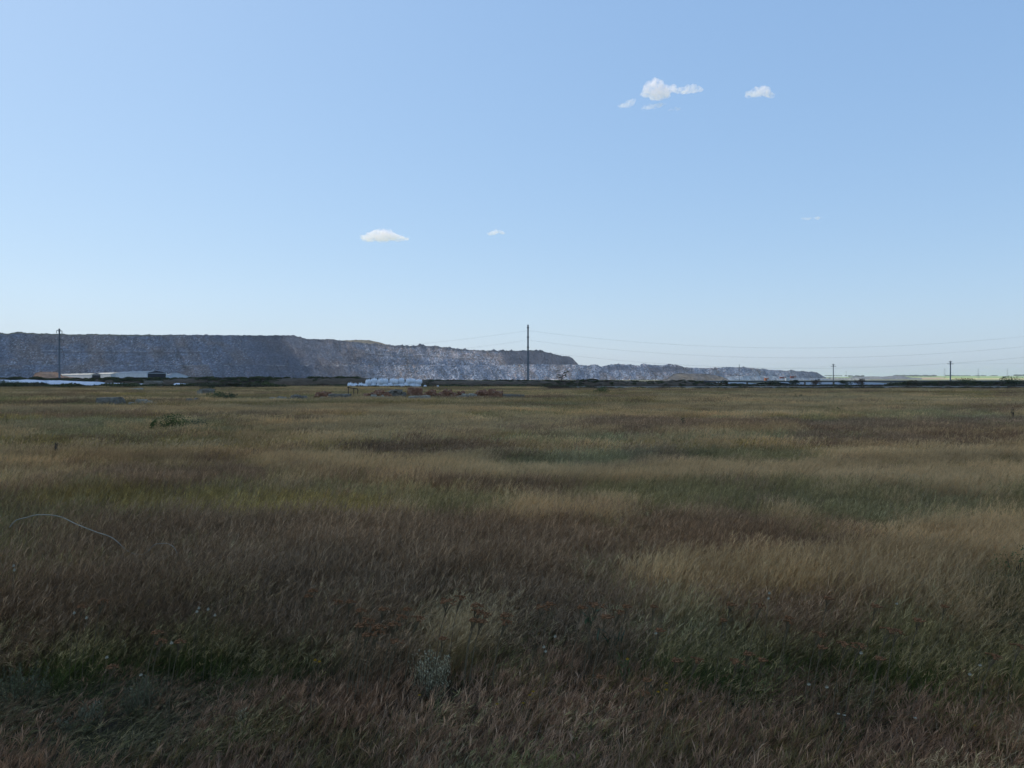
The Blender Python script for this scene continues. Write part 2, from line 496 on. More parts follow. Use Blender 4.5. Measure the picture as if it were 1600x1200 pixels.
def instance_object(name, protos, pts, idx, rot, scl, tint, label):
    """one 'stuff' object: points carrying rot/scl/idx/tint, instanced by geometry nodes"""
    coll = bpy.data.collections.new(name + "_kinds")
    for i, me in enumerate(protos):
        o = bpy.data.objects.new("%s_kind_%03d" % (name, i), me)
        coll.objects.link(o)
    me = bpy.data.meshes.new(name)
    me.vertices.add(len(pts)); me.vertices.foreach_set("co", np.asarray(pts, np.float32).ravel())
    for nm, ty, arr, key in (("rot", 'FLOAT_VECTOR', rot, "vector"), ("scl", 'FLOAT_VECTOR', scl, "vector"), ("tint", 'FLOAT_VECTOR', tint, "vector"), ("idx", 'INT', idx, "value")):
        a = me.attributes.new(nm, ty, 'POINT')
        a.data.foreach_set(key, np.asarray(arr, np.int32 if ty == 'INT' else np.float32).ravel())
    ob = link(name, me)
    g = bpy.data.node_groups.new(name + "_scatter", 'GeometryNodeTree')
    g.interface.new_socket("Geometry", in_out='INPUT', socket_type='NodeSocketGeometry')
    g.interface.new_socket("Geometry", in_out='OUTPUT', socket_type='NodeSocketGeometry')
    N = g.nodes; Lk = g.links
    gi = N.new('NodeGroupInput'); go = N.new('NodeGroupOutput')
    iop = N.new('GeometryNodeInstanceOnPoints'); ci = N.new('GeometryNodeCollectionInfo')
    ci.inputs['Collection'].default_value = coll
    ci.inputs['Separate Children'].default_value = True; ci.inputs['Reset Children'].default_value = True

    def na(nm, ty):
        a = N.new('GeometryNodeInputNamedAttribute'); a.data_type = ty; a.inputs['Name'].default_value = nm
        return a.outputs['Attribute']
    Lk.new(gi.outputs[0], iop.inputs['Points']); Lk.new(ci.outputs[0], iop.inputs['Instance'])
    iop.inputs['Pick Instance'].default_value = True
    Lk.new(na('idx', 'INT'), iop.inputs['Instance Index'])
    e = N.new('FunctionNodeEulerToRotation'); Lk.new(na('rot', 'FLOAT_VECTOR'), e.inputs[0])
    Lk.new(e.outputs[0], iop.inputs['Rotation'])
    Lk.new(na('scl', 'FLOAT_VECTOR'), iop.inputs['Scale'])
    Lk.new(iop.outputs[0], go.inputs[0])
    md = ob.modifiers.new("scatter", 'NODES'); md.node_group = g
    tag(ob, label, "grass", kind='stuff')
    return ob


def grid_points(y0, y1, step, margin, slope=0.74):
    out = []
    y = y0
    while y < y1:
        hw = slope * y + margin
        n = int(2 * hw / step)
        xs = np.linspace(-hw, hw, n) + rng.uniform(-.5, .5, n) * step
        out.append(np.stack([xs, y + rng.uniform(-.5, .5, n) * step], 1))
        y += step
    return np.concatenate(out)


def verge(x):
    """where the short grass beside the camera gives way to the tall stand"""
    return 3.98 + 1.1 * (fbm(x / 0.9, x * 0 + 3, 4, 21) - 0.5) + np.where(x < -0.6, -0.05, 0.0)


CLEAR = [(X(667, 3.81), 3.81, .13), (X(365, 3.47), 3.47, .06), (X(1312, 3.37), 3.37, .1), (X(120, 3.47), 3.47, .12)]


def build_grass():
    NV = 3
    protos = []
    for lod in range(3):
        for sp in range(7):
            for v in range(NV):
                protos.append(make_tuft(sp, lod))
    P, I, RO, SC, T = [], [], [], [], []
    for lod, (y0, y1, st, mg) in enumerate([(1.3, 13, 0.155, 1.0), (12.5, 36, 0.36, 3.0), (35, 122, 0.95, 8.0)]):
        p = grid_points(y0, y1, st, mg)
        w = species_weights(p[:, 0], p[:, 1])
        u = rng.random(len(p)); cs = np.cumsum(w, 0)
        sp = (u[None, :] > cs).sum(0).clip(0, 5)
        vg = verge(p[:, 0])
        short = p[:, 1] < vg
        left = short & (p[:, 0] < -1.35) & (p[:, 1] > 3.05)
        sp = np.where(short & (rng.random(len(p)) > 0.1), 6, sp)
        sp = np.where(left & (rng.random(len(p)) < 0.75), 5, sp)
        green_short = short & (rng.random(len(p)) < 0.22)
        hs_ = 0.82 + 0.4 * fbm(p[:, 0] / 2.2, p[:, 1] / 2.2, 3, 33)
        hs_ = hs_ * np.where(short, 1, 0.62 + 0.38 * np.clip((p[:, 1] - vg) / 0.9, 0, 1))
        hs_ = np.where(short & (sp != 6), 0.42, hs_)
        hs_ = np.where(short & (sp == 6), 0.65 + 0.8 * fbm(p[:, 0] / .5, p[:, 1] / .5, 3, 34), hs_)
        hs_ = np.where(left, hs_ * 0.6, hs_)
        keep = np.ones(len(p), bool)
        for cx_, cy_, cr_ in CLEAR:
            keep &= ~(((p[:, 0] - cx_) / cr_) ** 2 + ((p[:, 1] - cy_ + cr_ * .9) / (cr_ * 1.9)) ** 2 < 1)
        pxx = p[:, 0] / p[:, 1] * F + 800
        keep &= p[:, 1] < np.where(pxx > 850, 93 + 14 * fbm(p[:, 0] / 9, p[:, 0] * 0, 4, 3) + rng.normal(0, 3, len(p)), 118)
        P.append(np.column_stack([p, ground_h(p[:, 0], p[:, 1])]))
        I.append((lod * 7 + sp) * NV + rng.integers(0, NV, len(p)))
        RO.append(np.column_stack([np.zeros(len(p)), np.zeros(len(p)), rng.normal(0, 0.28, len(p)) + 0.5 * (fbm(p[:, 0] / 3, p[:, 1] / 3, 2, 71) - .5)]))
        sx = rng.choice([1, 1], len(p)) * rng.uniform(0.9, 1.15, len(p))
        SC.append(np.column_stack([sx, sx * rng.choice([-1, 1], len(p)), hs_ * rng.uniform(0.88, 1.12, len(p))]))
        b = 0.55 + 0.95 * fbm(p[:, 0] / 1.4, p[:, 1] / 0.9, 4, 44) + rng.normal(0, 0.07, len(p))
        if lod > 0:
            b = b * (1 + 0.75 * (fbm(p[:, 0] / 22 + 5, p[:, 1] / 6, 4, 48) - 0.5) * np.clip((p[:, 1] - 12) / 15, 0, 1))
        warm = 1 + 0.25 * (fbm(p[:, 0] / 3.1, p[:, 1] / 2.1, 3, 45) - 0.5)
        tn = np.column_stack([b * warm, b, b / warm])
        tn[green_short] *= np.array((0.55, 0.68, 0.45))
        T.append(tn)
        for A in (P, I, RO, SC, T): A[-1] = A[-1][keep]
    instance_object("grass", protos, np.concatenate(P), np.concatenate(I), np.concatenate(RO), np.concatenate(SC), np.concatenate(T),
                    "dry feather and meadow grass of the steppe field leaning in the wind")


build_grass()


# ------------------------------------------------------------------ spoil heaps
def heap_grid(name, px0, px1, step, dbase, crest, label, colf, bench=None, rows=60, run=1.35, amp=2.2, seed=1, plateau=250, basez=0.0, floor=None):
    pxs = np.arange(px0, px1 + step, step)
    nx = len(pxs)
    db = interp(pxs, dbase)
    cy = interp(pxs, crest)
    t = np.concatenate([np.linspace(0, 1, rows), [1.03, 1.1, 1.3, 1.8, 3.0]])
    ny = len(t)
    # height at crest: solve with crest distance db+run*h
    h = np.full(nx, 20.0)
    for _ in range(12):
        h = np.maximum((HOR - cy) / F * (db + run * h) + EYE, 0.3)
    T = t[:, None] + 0 * pxs[None, :]
    P = pxs[None, :] + 0 * t[:, None]
    tz = np.clip(T, 0, 1)
    hh = h[None, :] * tz
    hor = run * h[None, :] * np.clip(T, 0, 1) + np.where(T > 1, (T - 1) / 2.0 * plateau, 0)
    if bench is not None:
        bt, bw, bp0, bp1 = bench
        on = np.clip((P - bp0) / 25, 0, 1) * np.clip((bp1 - P) / 25, 0, 1)
        z2 = tz + 0.06 * on * np.tanh((tz - bt) * -40) * np.exp(-((tz - bt) / 0.1) ** 2)
        hh = h[None, :] * z2
    d = db[None, :] + hor
    s = P * 1.0 * d / F            # metres along
    v = hor
    big = fbm(s / 26, v / 30 + 3, 4, seed) - 0.5
    gul = fbm(s / 7.0, v / 28, 4, seed + 5) - 0.5
    fine = fbm(s / 2.4, v / 2.4, 2, seed + 9) - 0.5
    fade = np.clip(T / 0.05, 0, 1) * np.where(T > 1, 0.4, 1)
    gul2 = np.abs(fbm(s / 11.0 + 5, v / 60, 3, seed + 6) - 0.5) * 2
    dd = (big * 11 + gul * 6.0 + gul2 * 7 + fine * 3.2) * amp / 2.2 * fade
    zz = basez + hh + fine * 1.3 * fade * amp / 2.2
    rim = np.exp(-((T - 1.0) / 0.03) ** 2)
    rn = fbm(s / 9, s * 0 + 2, 4, seed + 3) - 0.5
    rn2 = np.maximum(0, fbm(s / 3.2, s * 0 + 6, 2, seed + 31) - 0.5)
    zz = zz + rim * (rn * 5.0 + rn2 * 3.5) * amp / 2.2 * (0.45 + 0.55 * sm(P, 450, 620))
    zz = np.where(T > 1.2, zz - 1.5, zz)
    zz[0, :] -= 1.0
    D = d + dd
    Xg = (P - 800) / F * d
    Yg = D
    col = colf(P, tz, s, v, T)
    V = np.stack([Xg.ravel(), Yg.ravel(), zz.ravel()], 1)
    # close the back down to the ground
    i = np.arange((ny - 1) * (nx - 1)); r = i // (nx - 1); c = i % (nx - 1)
    q = np.stack([r * nx + c, r * nx + c + 1, (r + 1) * nx + c + 1, (r + 1) * nx + c], 1)
    Vb = V[-nx:].copy(); Vb[:, 2] = -1; Vb[:, 1] += 60
    V = np.concatenate([V, Vb]); cc = np.concatenate([col.reshape(-1, 3), col.reshape(-1, 3)[-nx:]])
    c = np.arange(nx - 1); r0 = (ny - 1) * nx
    q = np.concatenate([q, np.stack([r0 + c, r0 + c + 1, r0 + nx + c + 1, r0 + nx + c], 1)])
    me = mesh_np(name, V, q, cc, smooth=False)
    return tag(link(name, me, M_ROCK), label, kind='structure')


def rock_cols(P, tz, s, v, dark, light_amt, warm=0.0, seed=3):
    sh = P.shape
    sp = rng.random(sh)
    cl = fbm(s / 14, v / 14, 4, seed)
    mid = fbm(s / 3.0, v / 3.0, 3, seed + 4)
    base = np.array((0.125, 0.145, 0.185))[None, None, :] * (0.55 + 0.9 * mid[..., None])  # blue of the distant haze mixed into the rock base colour
    brown = np.array((0.19, 0.145, 0.12))
    bm_ = np.clip((fbm(s / 40, v / 25, 3, seed + 11) - 0.5) * 6 + warm + .15, 0, 1)[..., None]
    base = base * (1 - 0.7 * bm_) + brown * 0.7 * bm_
    thr = 1 - light_amt * np.clip((cl - 0.3) * 3.2, 0.05, 1.6)
    streak = fbm(s / 4.5, v / 45, 3, seed + 41)
    base = base * (0.7 + 0.6 * streak[..., None])
    lite = np.clip((sp - thr) / 0.06, 0, 1)[..., None]
    tone = np.where(rng.random(sh)[..., None] < 0.22, np.array((0.5, 0.36, 0.31)), np.array((0.44, 0.46, 0.51))) * rng.uniform(0.45, 0.95, sh)[..., None]
    out = base * (1 - lite) + tone * lite
    dk = (rng.random(sh) < 0.1 + 0.35 * np.clip((fbm(s / 8, v / 20, 3, seed + 21) - .5) * 4, 0, 1))[..., None]
    out = np.where(dk, out * 0.35, out)
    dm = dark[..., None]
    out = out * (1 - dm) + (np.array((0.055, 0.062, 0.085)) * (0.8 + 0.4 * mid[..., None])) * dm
    return out




def lower_col(P, tz, s, v, T):
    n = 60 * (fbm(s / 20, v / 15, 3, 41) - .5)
    dark = sm(P + n, 300, 430) * (1 - sm(P + n, 500, 600)) * 0.65  # this band is a cloud shadow put into the rock colour
    # worked faces further right
    dark = np.maximum(dark, 0.8 * sm(P + n * .4, 1004, 1015) * (1 - sm(P + n * .4, 1050, 1075)) * sm(tz, .45, .55) * (1 - sm(tz, .85, .92)))
    dark = np.maximum(dark, 0.7 * sm(P + n * .4, 945, 955) * (1 - sm(P + n * .4, 985, 1000)) * sm(tz, .55, .65) * (1 - sm(tz, .85, .92)))
    dark = np.maximum(dark, 0.5 * sm(P, 1230, 1250))
    la = 0.2 + 0.34 * sm(P, 560, 640)
    warm = 0.45 * np.exp(-((P - 620) / 60) ** 2) + 0.5 * np.exp(-((P - 1120) / 30) ** 2) + 0.35 * np.exp(-((P - 60) / 60) ** 2)
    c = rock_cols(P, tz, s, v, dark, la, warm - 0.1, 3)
    c *= (1 + 0.35 * sm(P, 600, 700))[..., None]
    rim = sm(tz, 0.93, 1.0)[..., None] * (vnoise(s / 9, s * 0, 8) > 0.62)[..., None]
    c = c * (1 - 0.5 * rim) + np.array((0.36, 0.35, 0.33)) * 0.5 * rim
    return np.clip(c, 0.01, 0.7)


def upper_col(P, tz, s, v, T):
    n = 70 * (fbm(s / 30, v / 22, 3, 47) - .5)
    dark = sm(P + n, 300, 430) * (1 - sm(P + n, 490, 600)) * 0.65  # the same cloud shadow, painted on the upper terrace
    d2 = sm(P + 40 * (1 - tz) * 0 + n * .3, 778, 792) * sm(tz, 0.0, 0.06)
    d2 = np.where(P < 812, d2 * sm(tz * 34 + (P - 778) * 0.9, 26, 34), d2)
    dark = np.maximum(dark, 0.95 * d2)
    la = 0.17 + 0.25 * sm(P, 560, 640)
    warm = 0.5 * np.exp(-((P - 120) / 70) ** 2)
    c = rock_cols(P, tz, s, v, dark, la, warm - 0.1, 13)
    c *= (1 + 0.25 * sm(P, 600, 700) * (1 - sm(P, 770, 790)))[..., None]
    # pale haul roads on the benches
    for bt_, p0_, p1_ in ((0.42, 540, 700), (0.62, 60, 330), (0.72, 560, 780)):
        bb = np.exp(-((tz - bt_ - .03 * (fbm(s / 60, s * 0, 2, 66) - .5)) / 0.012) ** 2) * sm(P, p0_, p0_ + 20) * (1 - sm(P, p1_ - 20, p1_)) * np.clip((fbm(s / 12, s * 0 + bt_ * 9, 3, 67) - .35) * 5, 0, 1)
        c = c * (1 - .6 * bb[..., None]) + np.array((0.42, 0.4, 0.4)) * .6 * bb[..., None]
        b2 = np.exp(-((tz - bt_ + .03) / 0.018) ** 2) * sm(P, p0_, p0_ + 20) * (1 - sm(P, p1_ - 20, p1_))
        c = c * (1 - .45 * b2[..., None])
    # grassed rim on the left
    g = sm(tz, 0.955, 0.985)[..., None] * (1 - sm(P + n, 210, 330))[..., None]
    c = c * (1 - g) + np.array((0.17, 0.16, 0.1)) * g
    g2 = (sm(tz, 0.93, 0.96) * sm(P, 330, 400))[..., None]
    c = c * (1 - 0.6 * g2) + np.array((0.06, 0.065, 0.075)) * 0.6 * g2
    return np.clip(c, 0.01, 0.7)


LOW_BASE = [(-260, 840), (0, 850), (300, 900), (530, 1020), (700, 1160), (900, 1330), (1060, 1500), (1290, 1800), (1320, 1810)]
LOW_CREST = [(-260, 570), (0, 570), (530, 570.5), (780, 571), (820, 569.5), (904, 570), (915, 571.5), (928, 569.5), (940, 573), (955, 569.5), (975, 569), (1000, 571.5), (1005, 567.5), (1013, 570), (1030, 571), (1045, 569.2),
             (1058, 570), (1068, 573.5), (1080, 574.5), (1100, 575), (1140, 574), (1160, 573.5), (1180, 575.5), (1200, 577.5), (1232, 579.5), (1237, 577.6), (1243, 579.5), (1268, 581), (1276, 581.5), (1282, 585), (1290, 590), (1297, 592.5), (1320, 593.2)]
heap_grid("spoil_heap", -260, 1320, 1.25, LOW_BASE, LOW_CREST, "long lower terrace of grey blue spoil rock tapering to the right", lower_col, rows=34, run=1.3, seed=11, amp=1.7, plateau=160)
UP_BASE = [(x, d + 62 + 8 * math.sin(x / 90.0)) for x, d in LOW_BASE[:6]]
UP_CREST = [(-260, 519), (0, 520), (12, 521), (30, 519), (60, 521), (130, 522.5), (138, 521.6), (200, 523), (300, 523.5), (460, 524.5), (470, 527), (476, 529.5), (520, 530), (540, 533), (570, 536), (600, 538.5), (640, 541.5), (655, 539.3), (680, 541.5), (704, 543.5),
            (720, 546), (760, 547.5), (790, 548), (835, 547.5), (850, 549), (862, 553), (875, 556), (889, 556.5), (895, 560.5), (904, 570.5), (912, 575)]
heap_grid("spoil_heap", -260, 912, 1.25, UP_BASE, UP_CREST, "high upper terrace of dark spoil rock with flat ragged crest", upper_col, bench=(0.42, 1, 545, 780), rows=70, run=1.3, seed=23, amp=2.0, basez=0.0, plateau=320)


def straw_col(P, tz, s, v, T):
    n = fbm(s / 20, v / 20, 3, 5)[..., None]
    return np.array((0.2, 0.16, 0.1)) * (0.6 + n) + 0 * P[..., None]


heap_grid("grassy_hill", 505, 625, 2.0, [(505, 1330), (625, 1450)], [(505, 545), (528, 532.3), (560, 531), (575, 531.6), (590, 534), (603, 538), (625, 548)], "straw coloured grassy hilltop behind the spoil heap", straw_col, rows=24, amp=0.8, seed=31, plateau=80)


def mound_col(c1, c2, sc=8):
    def f(P, tz, s, v, T):
        n = np.clip(fbm(s / sc, v / sc, 4, 61) * 1.6 - .3, 0, 1)[..., None]
        return np.array(c1) * (1 - n) + np.array(c2) * n
    return f


heap_grid("earth_mound", 1030, 1140, 1.5, [(1030, 640), (1140, 660)], [(1030, 594.3), (1045, 591), (1052, 585), (1062, 583.5), (1100, 584), (1118, 586), (1132, 590), (1140, 594.3)], "tan earth mound in front of the spoil ridge", mound_col((0.2, 0.17, 0.13), (0.14, 0.135, 0.13)), rows=16, amp=0.5, seed=35, plateau=14)
heap_grid("gravel_mound", 1118, 1300, 1.5, [(1118, 760), (1300, 900)], [(1118, 593.4), (1128, 591), (1139, 588.5), (1150, 588), (1176, 586.5), (1205, 587.5), (1225, 590), (1262, 590.5), (1280, 591.5), (1300, 593.4)], "low bank of pale crushed gravel at the foot of the ridge", mound_col((0.6, 0.58, 0.55), (0.4, 0.38, 0.37)), rows=12, amp=0.4, seed=37, plateau=16)
heap_grid("earth_mound", 48, 104, 1.5, [(48, 500), (104, 510)], [(48, 594), (54, 583), (62, 581), (88, 581.5), (96, 585), (104, 594)], "low orange brown earth mound left of the long sheds", mound_col((0.2, 0.12, 0.075), (0.12, 0.095, 0.08)), rows=14, amp=0.4, seed=39, plateau=10)
heap_grid("gravel_mound", 1276, 1360, 1.5, [(1276, 1050), (1360, 1100)], [(1276, 592.6), (1284, 590.5), (1300, 589.8), (1330, 590.6), (1345, 592), (1360, 592.6)], "cream coloured bank behind the first right hand pole", mound_col((0.62, 0.56, 0.42), (0.5, 0.45, 0.36)), rows=10, amp=0.3, seed=41, plateau=14)
heap_grid("distant_mound", 1325, 1440, 1.5, [(1325, 2000), (1440, 2050)], [(1325, 590.2), (1335, 589), (1348, 588.6), (1362, 588), (1378, 588.6), (1392, 587.6), (1405, 587), (1413, 588.4), (1425, 590), (1440, 590.6)], "faint grey line of low mounds on the horizon", mound_col((0.2, 0.2, 0.21), (0.3, 0.28, 0.26), 20), rows=10, amp=0.7, seed=43, plateau=30)
heap_grid("distant_mound", 1390, 1475, 1.5, [(1390, 4300), (1475, 4400)], [(1390, 588), (1400, 586.8), (1430, 586.3), (1455, 586.6), (1475, 588)], "low bluish rise behind the green farmland", mound_col((0.1, 0.12, 0.09), (0.14, 0.15, 0.11), 30), rows=8, amp=0.9, seed=44, plateau=60)

# ------------------------------------------------------------------ berm, track and ground strips behind the field
def strip(name, px0, px1, d0, d1, zf, mat, label, nx=400, ny=9, seed=1, edge=1.0, rough=0.15, jag=2.0):
    """a raised strip of land lying across the view, from distance d0 to d1"""
    x0, x1 = X(px0, d0), X(px1, d0)
    xs = np.linspace(x0, x1, nx); t = np.linspace(0, 1, ny)
    Tt, Xx = np.meshgrid(t, xs, indexing='ij')
    d = d0 + (d1 - d0) * Tt + (fbm(Xx / 12, Tt * 0, 3, seed) - .5) * 2 * jag
    px = Xx / d0 * F + 800
    prof = np.sin(np.clip(Tt, 0, 1) * math.pi) ** 0.7
    z = zf(px) * prof + (fbm(Xx / 1.5, d / 1.5, 3, seed + 2) - .5) * 2 * rough * prof
    z[0, :] -= 0.3; z[-1, :] -= 0.3
    V = np.stack([Xx.ravel(), d.ravel(), z.ravel()], 1)
    i = np.arange((ny - 1) * (nx - 1)); r = i // (nx - 1); c = i % (nx - 1)
    q = np.stack([r * nx + c, r * nx + c + 1, (r + 1) * nx + c + 1, (r + 1) * nx + c], 1)
    me = mesh_np(name, V, q)
    return tag(link(name, me, mat), label, kind='structure')


def berm_z(px):
    top = interp(px, [(-300, 590.5), (0, 590.5), (300, 590.5), (520, 589.8), (556, 589.2), (575, 591), (620, 593), (700, 593.4), (900, 594), (914, 592.4), (924, 591.2), (934, 593.4), (960, 594),
                      (1040, 595.4), (1050, 594.2), (1066, 593.3), (1080, 593.8), (1100, 596), (1140, 599.4), (1200, 601), (1400, 601.4), (1420, 599.5), (1700, 598.6), (2000, 599)])
    return EYE - (top - HOR) / F * 175.0 - 0.12


strip("earth_bank", -300, 2000, 168, 182, berm_z, M_SOIL, "dark earth bank crossing the view behind the grass field", nx=900, seed=3)
M_TRACK = noise_mat("pale_track_dirt", (0.16, 0.14, 0.11), (0.24, 0.215, 0.17), 0.4, 0.95, 0.3, 6, 0.1)
strip("dirt_track", 700, 1900, 138, 146, lambda px: 0.22 + 0 * px, M_TRACK, "pale dirt track running along the far edge of the field", nx=300, seed=5, rough=0.05)
strip("earth_bank", 860, 1900, 100, 105, lambda px: interp(px, [(860, 0.0), (930, .16), (1100, .2), (1900, .24)]), M_SOIL, "low dark ploughed ridge at the far edge of the grass", nx=500, seed=7, rough=0.12)
M_WHITEG = noise_mat("white_bluish_ground", (0.24, 0.27, 0.3), (0.36, 0.39, 0.42), 0.2, 0.8, 0.1)
for a, b, lb in ((1115, 1190, "short pale blue strip of bare wet ground under the ridge"), (1243, 1402, "long pale blue strip of bare wet ground left of the bushes")):
    strip("pale_flat", a, b, 205, 240, lambda px: 0.62 + 0 * px, M_WHITEG, lb, nx=80, seed=9, rough=0.03, jag=1)


# ------------------------------------------------------------------ leafy clumps (weeds, shrubs)
def leaf_cloud(n, rx, ry, rz, leaf, c1, c2, zc=None, seed=0, up=0.4, clump=6):
    """quads scattered in irregular clumps; returns V, Q, C"""
    g = np.random.default_rng(seed)
    zc = rz if zc is None else zc
    cen = g.normal(0, 0.5, (clump, 3)); cen[:, 2] = g.uniform(-0.7, 0.75, clump)
    k = g.integers(0, clump, n)
    p = cen[k] + g.normal(0, 0.32, (n, 3))
    r = np.linalg.norm(p, axis=1, keepdims=True); p = p / np.maximum(1, r / 1.15)
    P = p * np.array((rx, ry, rz)) + np.array((0, 0, zc))
    P[:, 2] = np.maximum(P[:, 2], 0.02)
    a = g.normal(0, 1, (n, 3)); a[:, 2] = np.abs(a[:, 2]) * up + .1; a /= np.linalg.norm(a, axis=1, keepdims=True)
    b = np.cross(a, g.normal(0, 1, (n, 3))); b /= np.linalg.norm(b, axis=1, keepdims=True)
    L = leaf * g.uniform(0.6, 1.4, (n, 1))
    a = a * L; b = b * L * 0.32
    V = np.stack([P, P + a * 0.5 - b, P + a, P + a * 0.5 + b], 1).reshape(-1, 3)
    Q = np.arange(n * 4).reshape(-1, 4)
    t = (0.25 + 0.5 * g.random(n) + 0.25 * hash2(k, k, seed))[:, None]
    C = (np.array(c1) * (1 - t) + np.array(c2) * t)
    return V, Q, np.repeat(C, 4, 0)


def make_shrub(name, loc, size, leaf, c1, c2, label, cat="shrub", n=700, seed=1, group=None, stemcol=(0.07, 0.05, 0.035)):
    e = empty(name, loc, label, cat, group)
    rx, ry, rz = size
    V, Q, C = leaf_cloud(n, rx, ry, rz * 0.55, leaf, c1, c2, zc=rz * 0.55, seed=seed, clump=9)
    link("foliage", mesh_np("foliage", V, Q, C), M_PLANT, e)
    g = random.Random(seed)
    bm = bmesh.new()
    for k in range(9):
        a = g.uniform(0, 6.28); r = g.uniform(.2, .8)
        add_tube(bm, [(0.05 * rx * math.cos(a), 0.05 * ry * math.sin(a), -0.05), (0.4 * r * rx * math.cos(a), 0.4 * r * ry * math.sin(a), rz * .45), (r * rx * math.cos(a), r * ry * math.sin(a), rz * g.uniform(.75, 1.0))], [rz * .022, rz * .015, rz * .006], 5)
    link("stem", bm_mesh("stem", bm), M_BARK, e)
    return e


M_BARK = noise_mat("shrub_bark", (0.05, 0.035, 0.025), (0.1, 0.075, 0.055), 10, 0.9, 0.3)


def build_weeds():
    protos = []
    kinds = [((0.028, 0.034, 0.013), (0.085, 0.1, 0.035)), ((0.05, 0.034, 0.02), (0.13, 0.088, 0.055)), ((0.035, 0.045, 0.018), (0.11, 0.12, 0.042)), ((0.045, 0.04, 0.025), (0.12, 0.105, 0.06))]
    for i, (a, b) in enumerate(kinds):
        for v in range(2):
            V, Q, C = leaf_cloud(420, 0.9, 0.8, 0.36, 0.2, a, b, zc=0.32, seed=200 + i * 2 + v, up=1.4, clump=8)
            me = mesh_np("weed_clump", V, Q, C); me.materials.append(M_GRASS); protos.append(me)
    P, I, S, T = [], [], [], []

    def line(px0, px1, d0, d1, n, zf, smin, smax, ks, hs_=1.0):
        px = rng.uniform(px0, px1, n); d = rng.uniform(d0, d1, n)
        P.append(np.column_stack([X(px, d), d, zf(px, d)]))
        I.append(rng.choice(ks, n) * 2 + rng.integers(0, 2, n))
        s = rng.uniform(smin, smax, n) * (0.6 + 0.9 * fbm(px / 14, px * 0, 3, 12))
        S.append(np.column_stack([s * 1.4, s * 1.2, s * hs_])); T.append(np.repeat(rng.uniform(0.75, 1.25, (n, 1)), 3, 1))
    bz = lambda px, d: berm_z(px) * np.sin(np.clip((d - 168) / 14, 0, 1) * math.pi) ** 0.7 - 0.1
    line(-300, 2000, 167, 178, 2400, bz, 0.25, 0.5, [0, 3, 2, 1], 0.75)
    line(1390, 2000, 172, 180, 420, bz, 0.5, 1.0, [0, 2, 3])
    line(-300, 560, 170, 180, 500, bz, 0.3, 0.62, [0, 2])
    g0 = lambda px, d: 0 * px - 0.05
    line(-300, 900, 128, 165, 1500, g0, 0.4, 0.9, [0, 1, 3, 2], 0.7)
    line(900, 2000, 147, 166, 1500, g0, 0.22, 0.5, [1, 3, 1], 0.6)
    line(-200, 440, 108, 117, 900, g0, 0.7, 1.15, [0, 2, 3], 0.95)
    line(860, 2000, 97, 112, 1500, g0, 0.14, 0.4, [1, 3, 3], 0.7)
    line(860, 2000, 124, 146, 1200, g0, 0.2, 0.55, [1, 3, 2], 0.6)
    line(-200, 420, 96, 112, 300, g0, 0.3, 0.7, [2, 3, 0], 0.8)
    n = sum(len(a) for a in P)
    ro = np.column_stack([np.zeros(n), np.zeros(n), rng.uniform(0, 6.28, n)])
    instance_object("weeds", protos, np.concatenate(P), np.concatenate(I), ro, np.concatenate(S), np.concatenate(T),
                    "dark low weeds covering the bank behind the field")


build_weeds()


def build_far_woods():
    protos = []
    for v in range(3):
        V, Q, C = leaf_cloud(300, 1.0, 0.8, 0.4, 0.22, (0.03, 0.04, 0.02), (0.07, 0.09, 0.045), zc=0.38, seed=400 + v, up=1.0, clump=8)
        me = mesh_np("tree_clump", V, Q, C); me.materials.append(M_GRASS); protos.append(me)
    P, S = [], []
    for px0, px1, d, n, s_ in ((1326, 1350, 3300, 20, 5), (1398, 1462, 3600, 70, 5), (1478, 1560, 4200, 70, 4), (1586, 1700, 3900, 90, 6), (1290, 1330, 4300, 30, 4), (1860, 2100, 3800, 60, 6)):
        px = rng.uniform(px0, px1, n); dd = d + rng.uniform(-60, 60, n)
        t = np.clip((dd - 1900) / 2600, 0, 1); t = t * t * (3 - 2 * t)
        P.append(np.column_stack([X(px, dd), dd, t * 4.6 / F * 4500]))
        s = rng.uniform(.6, 1.4, n) * s_
        S.append(np.column_stack([s * 1.6, s, s * 1.3]))
    P = np.concatenate(P); n = len(P)
    o = instance_object("far_woods", protos, P, rng.integers(0, 3, n), np.column_stack([np.zeros(n), np.zeros(n), rng.uniform(0, 6.28, n)]), np.concatenate(S), np.ones((n, 3)),
                    "thin line of far trees on the horizon at the right")
    o['category'] = "woods"


build_far_woods()

GR = ((0.045, 0.06, 0.016), (0.13, 0.16, 0.045))
BR = ((0.06, 0.04, 0.028), (0.15, 0.1, 0.065))
# green bush in the left middle field
def at(px, py_base, h_hide=0.0):
    d = (EYE - h_hide) * F / (py_base - HOR)
    return (X(px, d), d, 0.0)


def gz(x, y):
    return float(ground_h(np.array([x]), np.array([y]))[0])


def fshrub(px, d, w, h, pal, label, seed, n=700, leaf=0.07, name="shrub", z=None):
    x = X(px, d)
    return make_shrub(name, (x, d, gz(x, d) if z is None else z), (w / 2, w / 2, h), leaf, *pal, label, n=n, seed=seed)


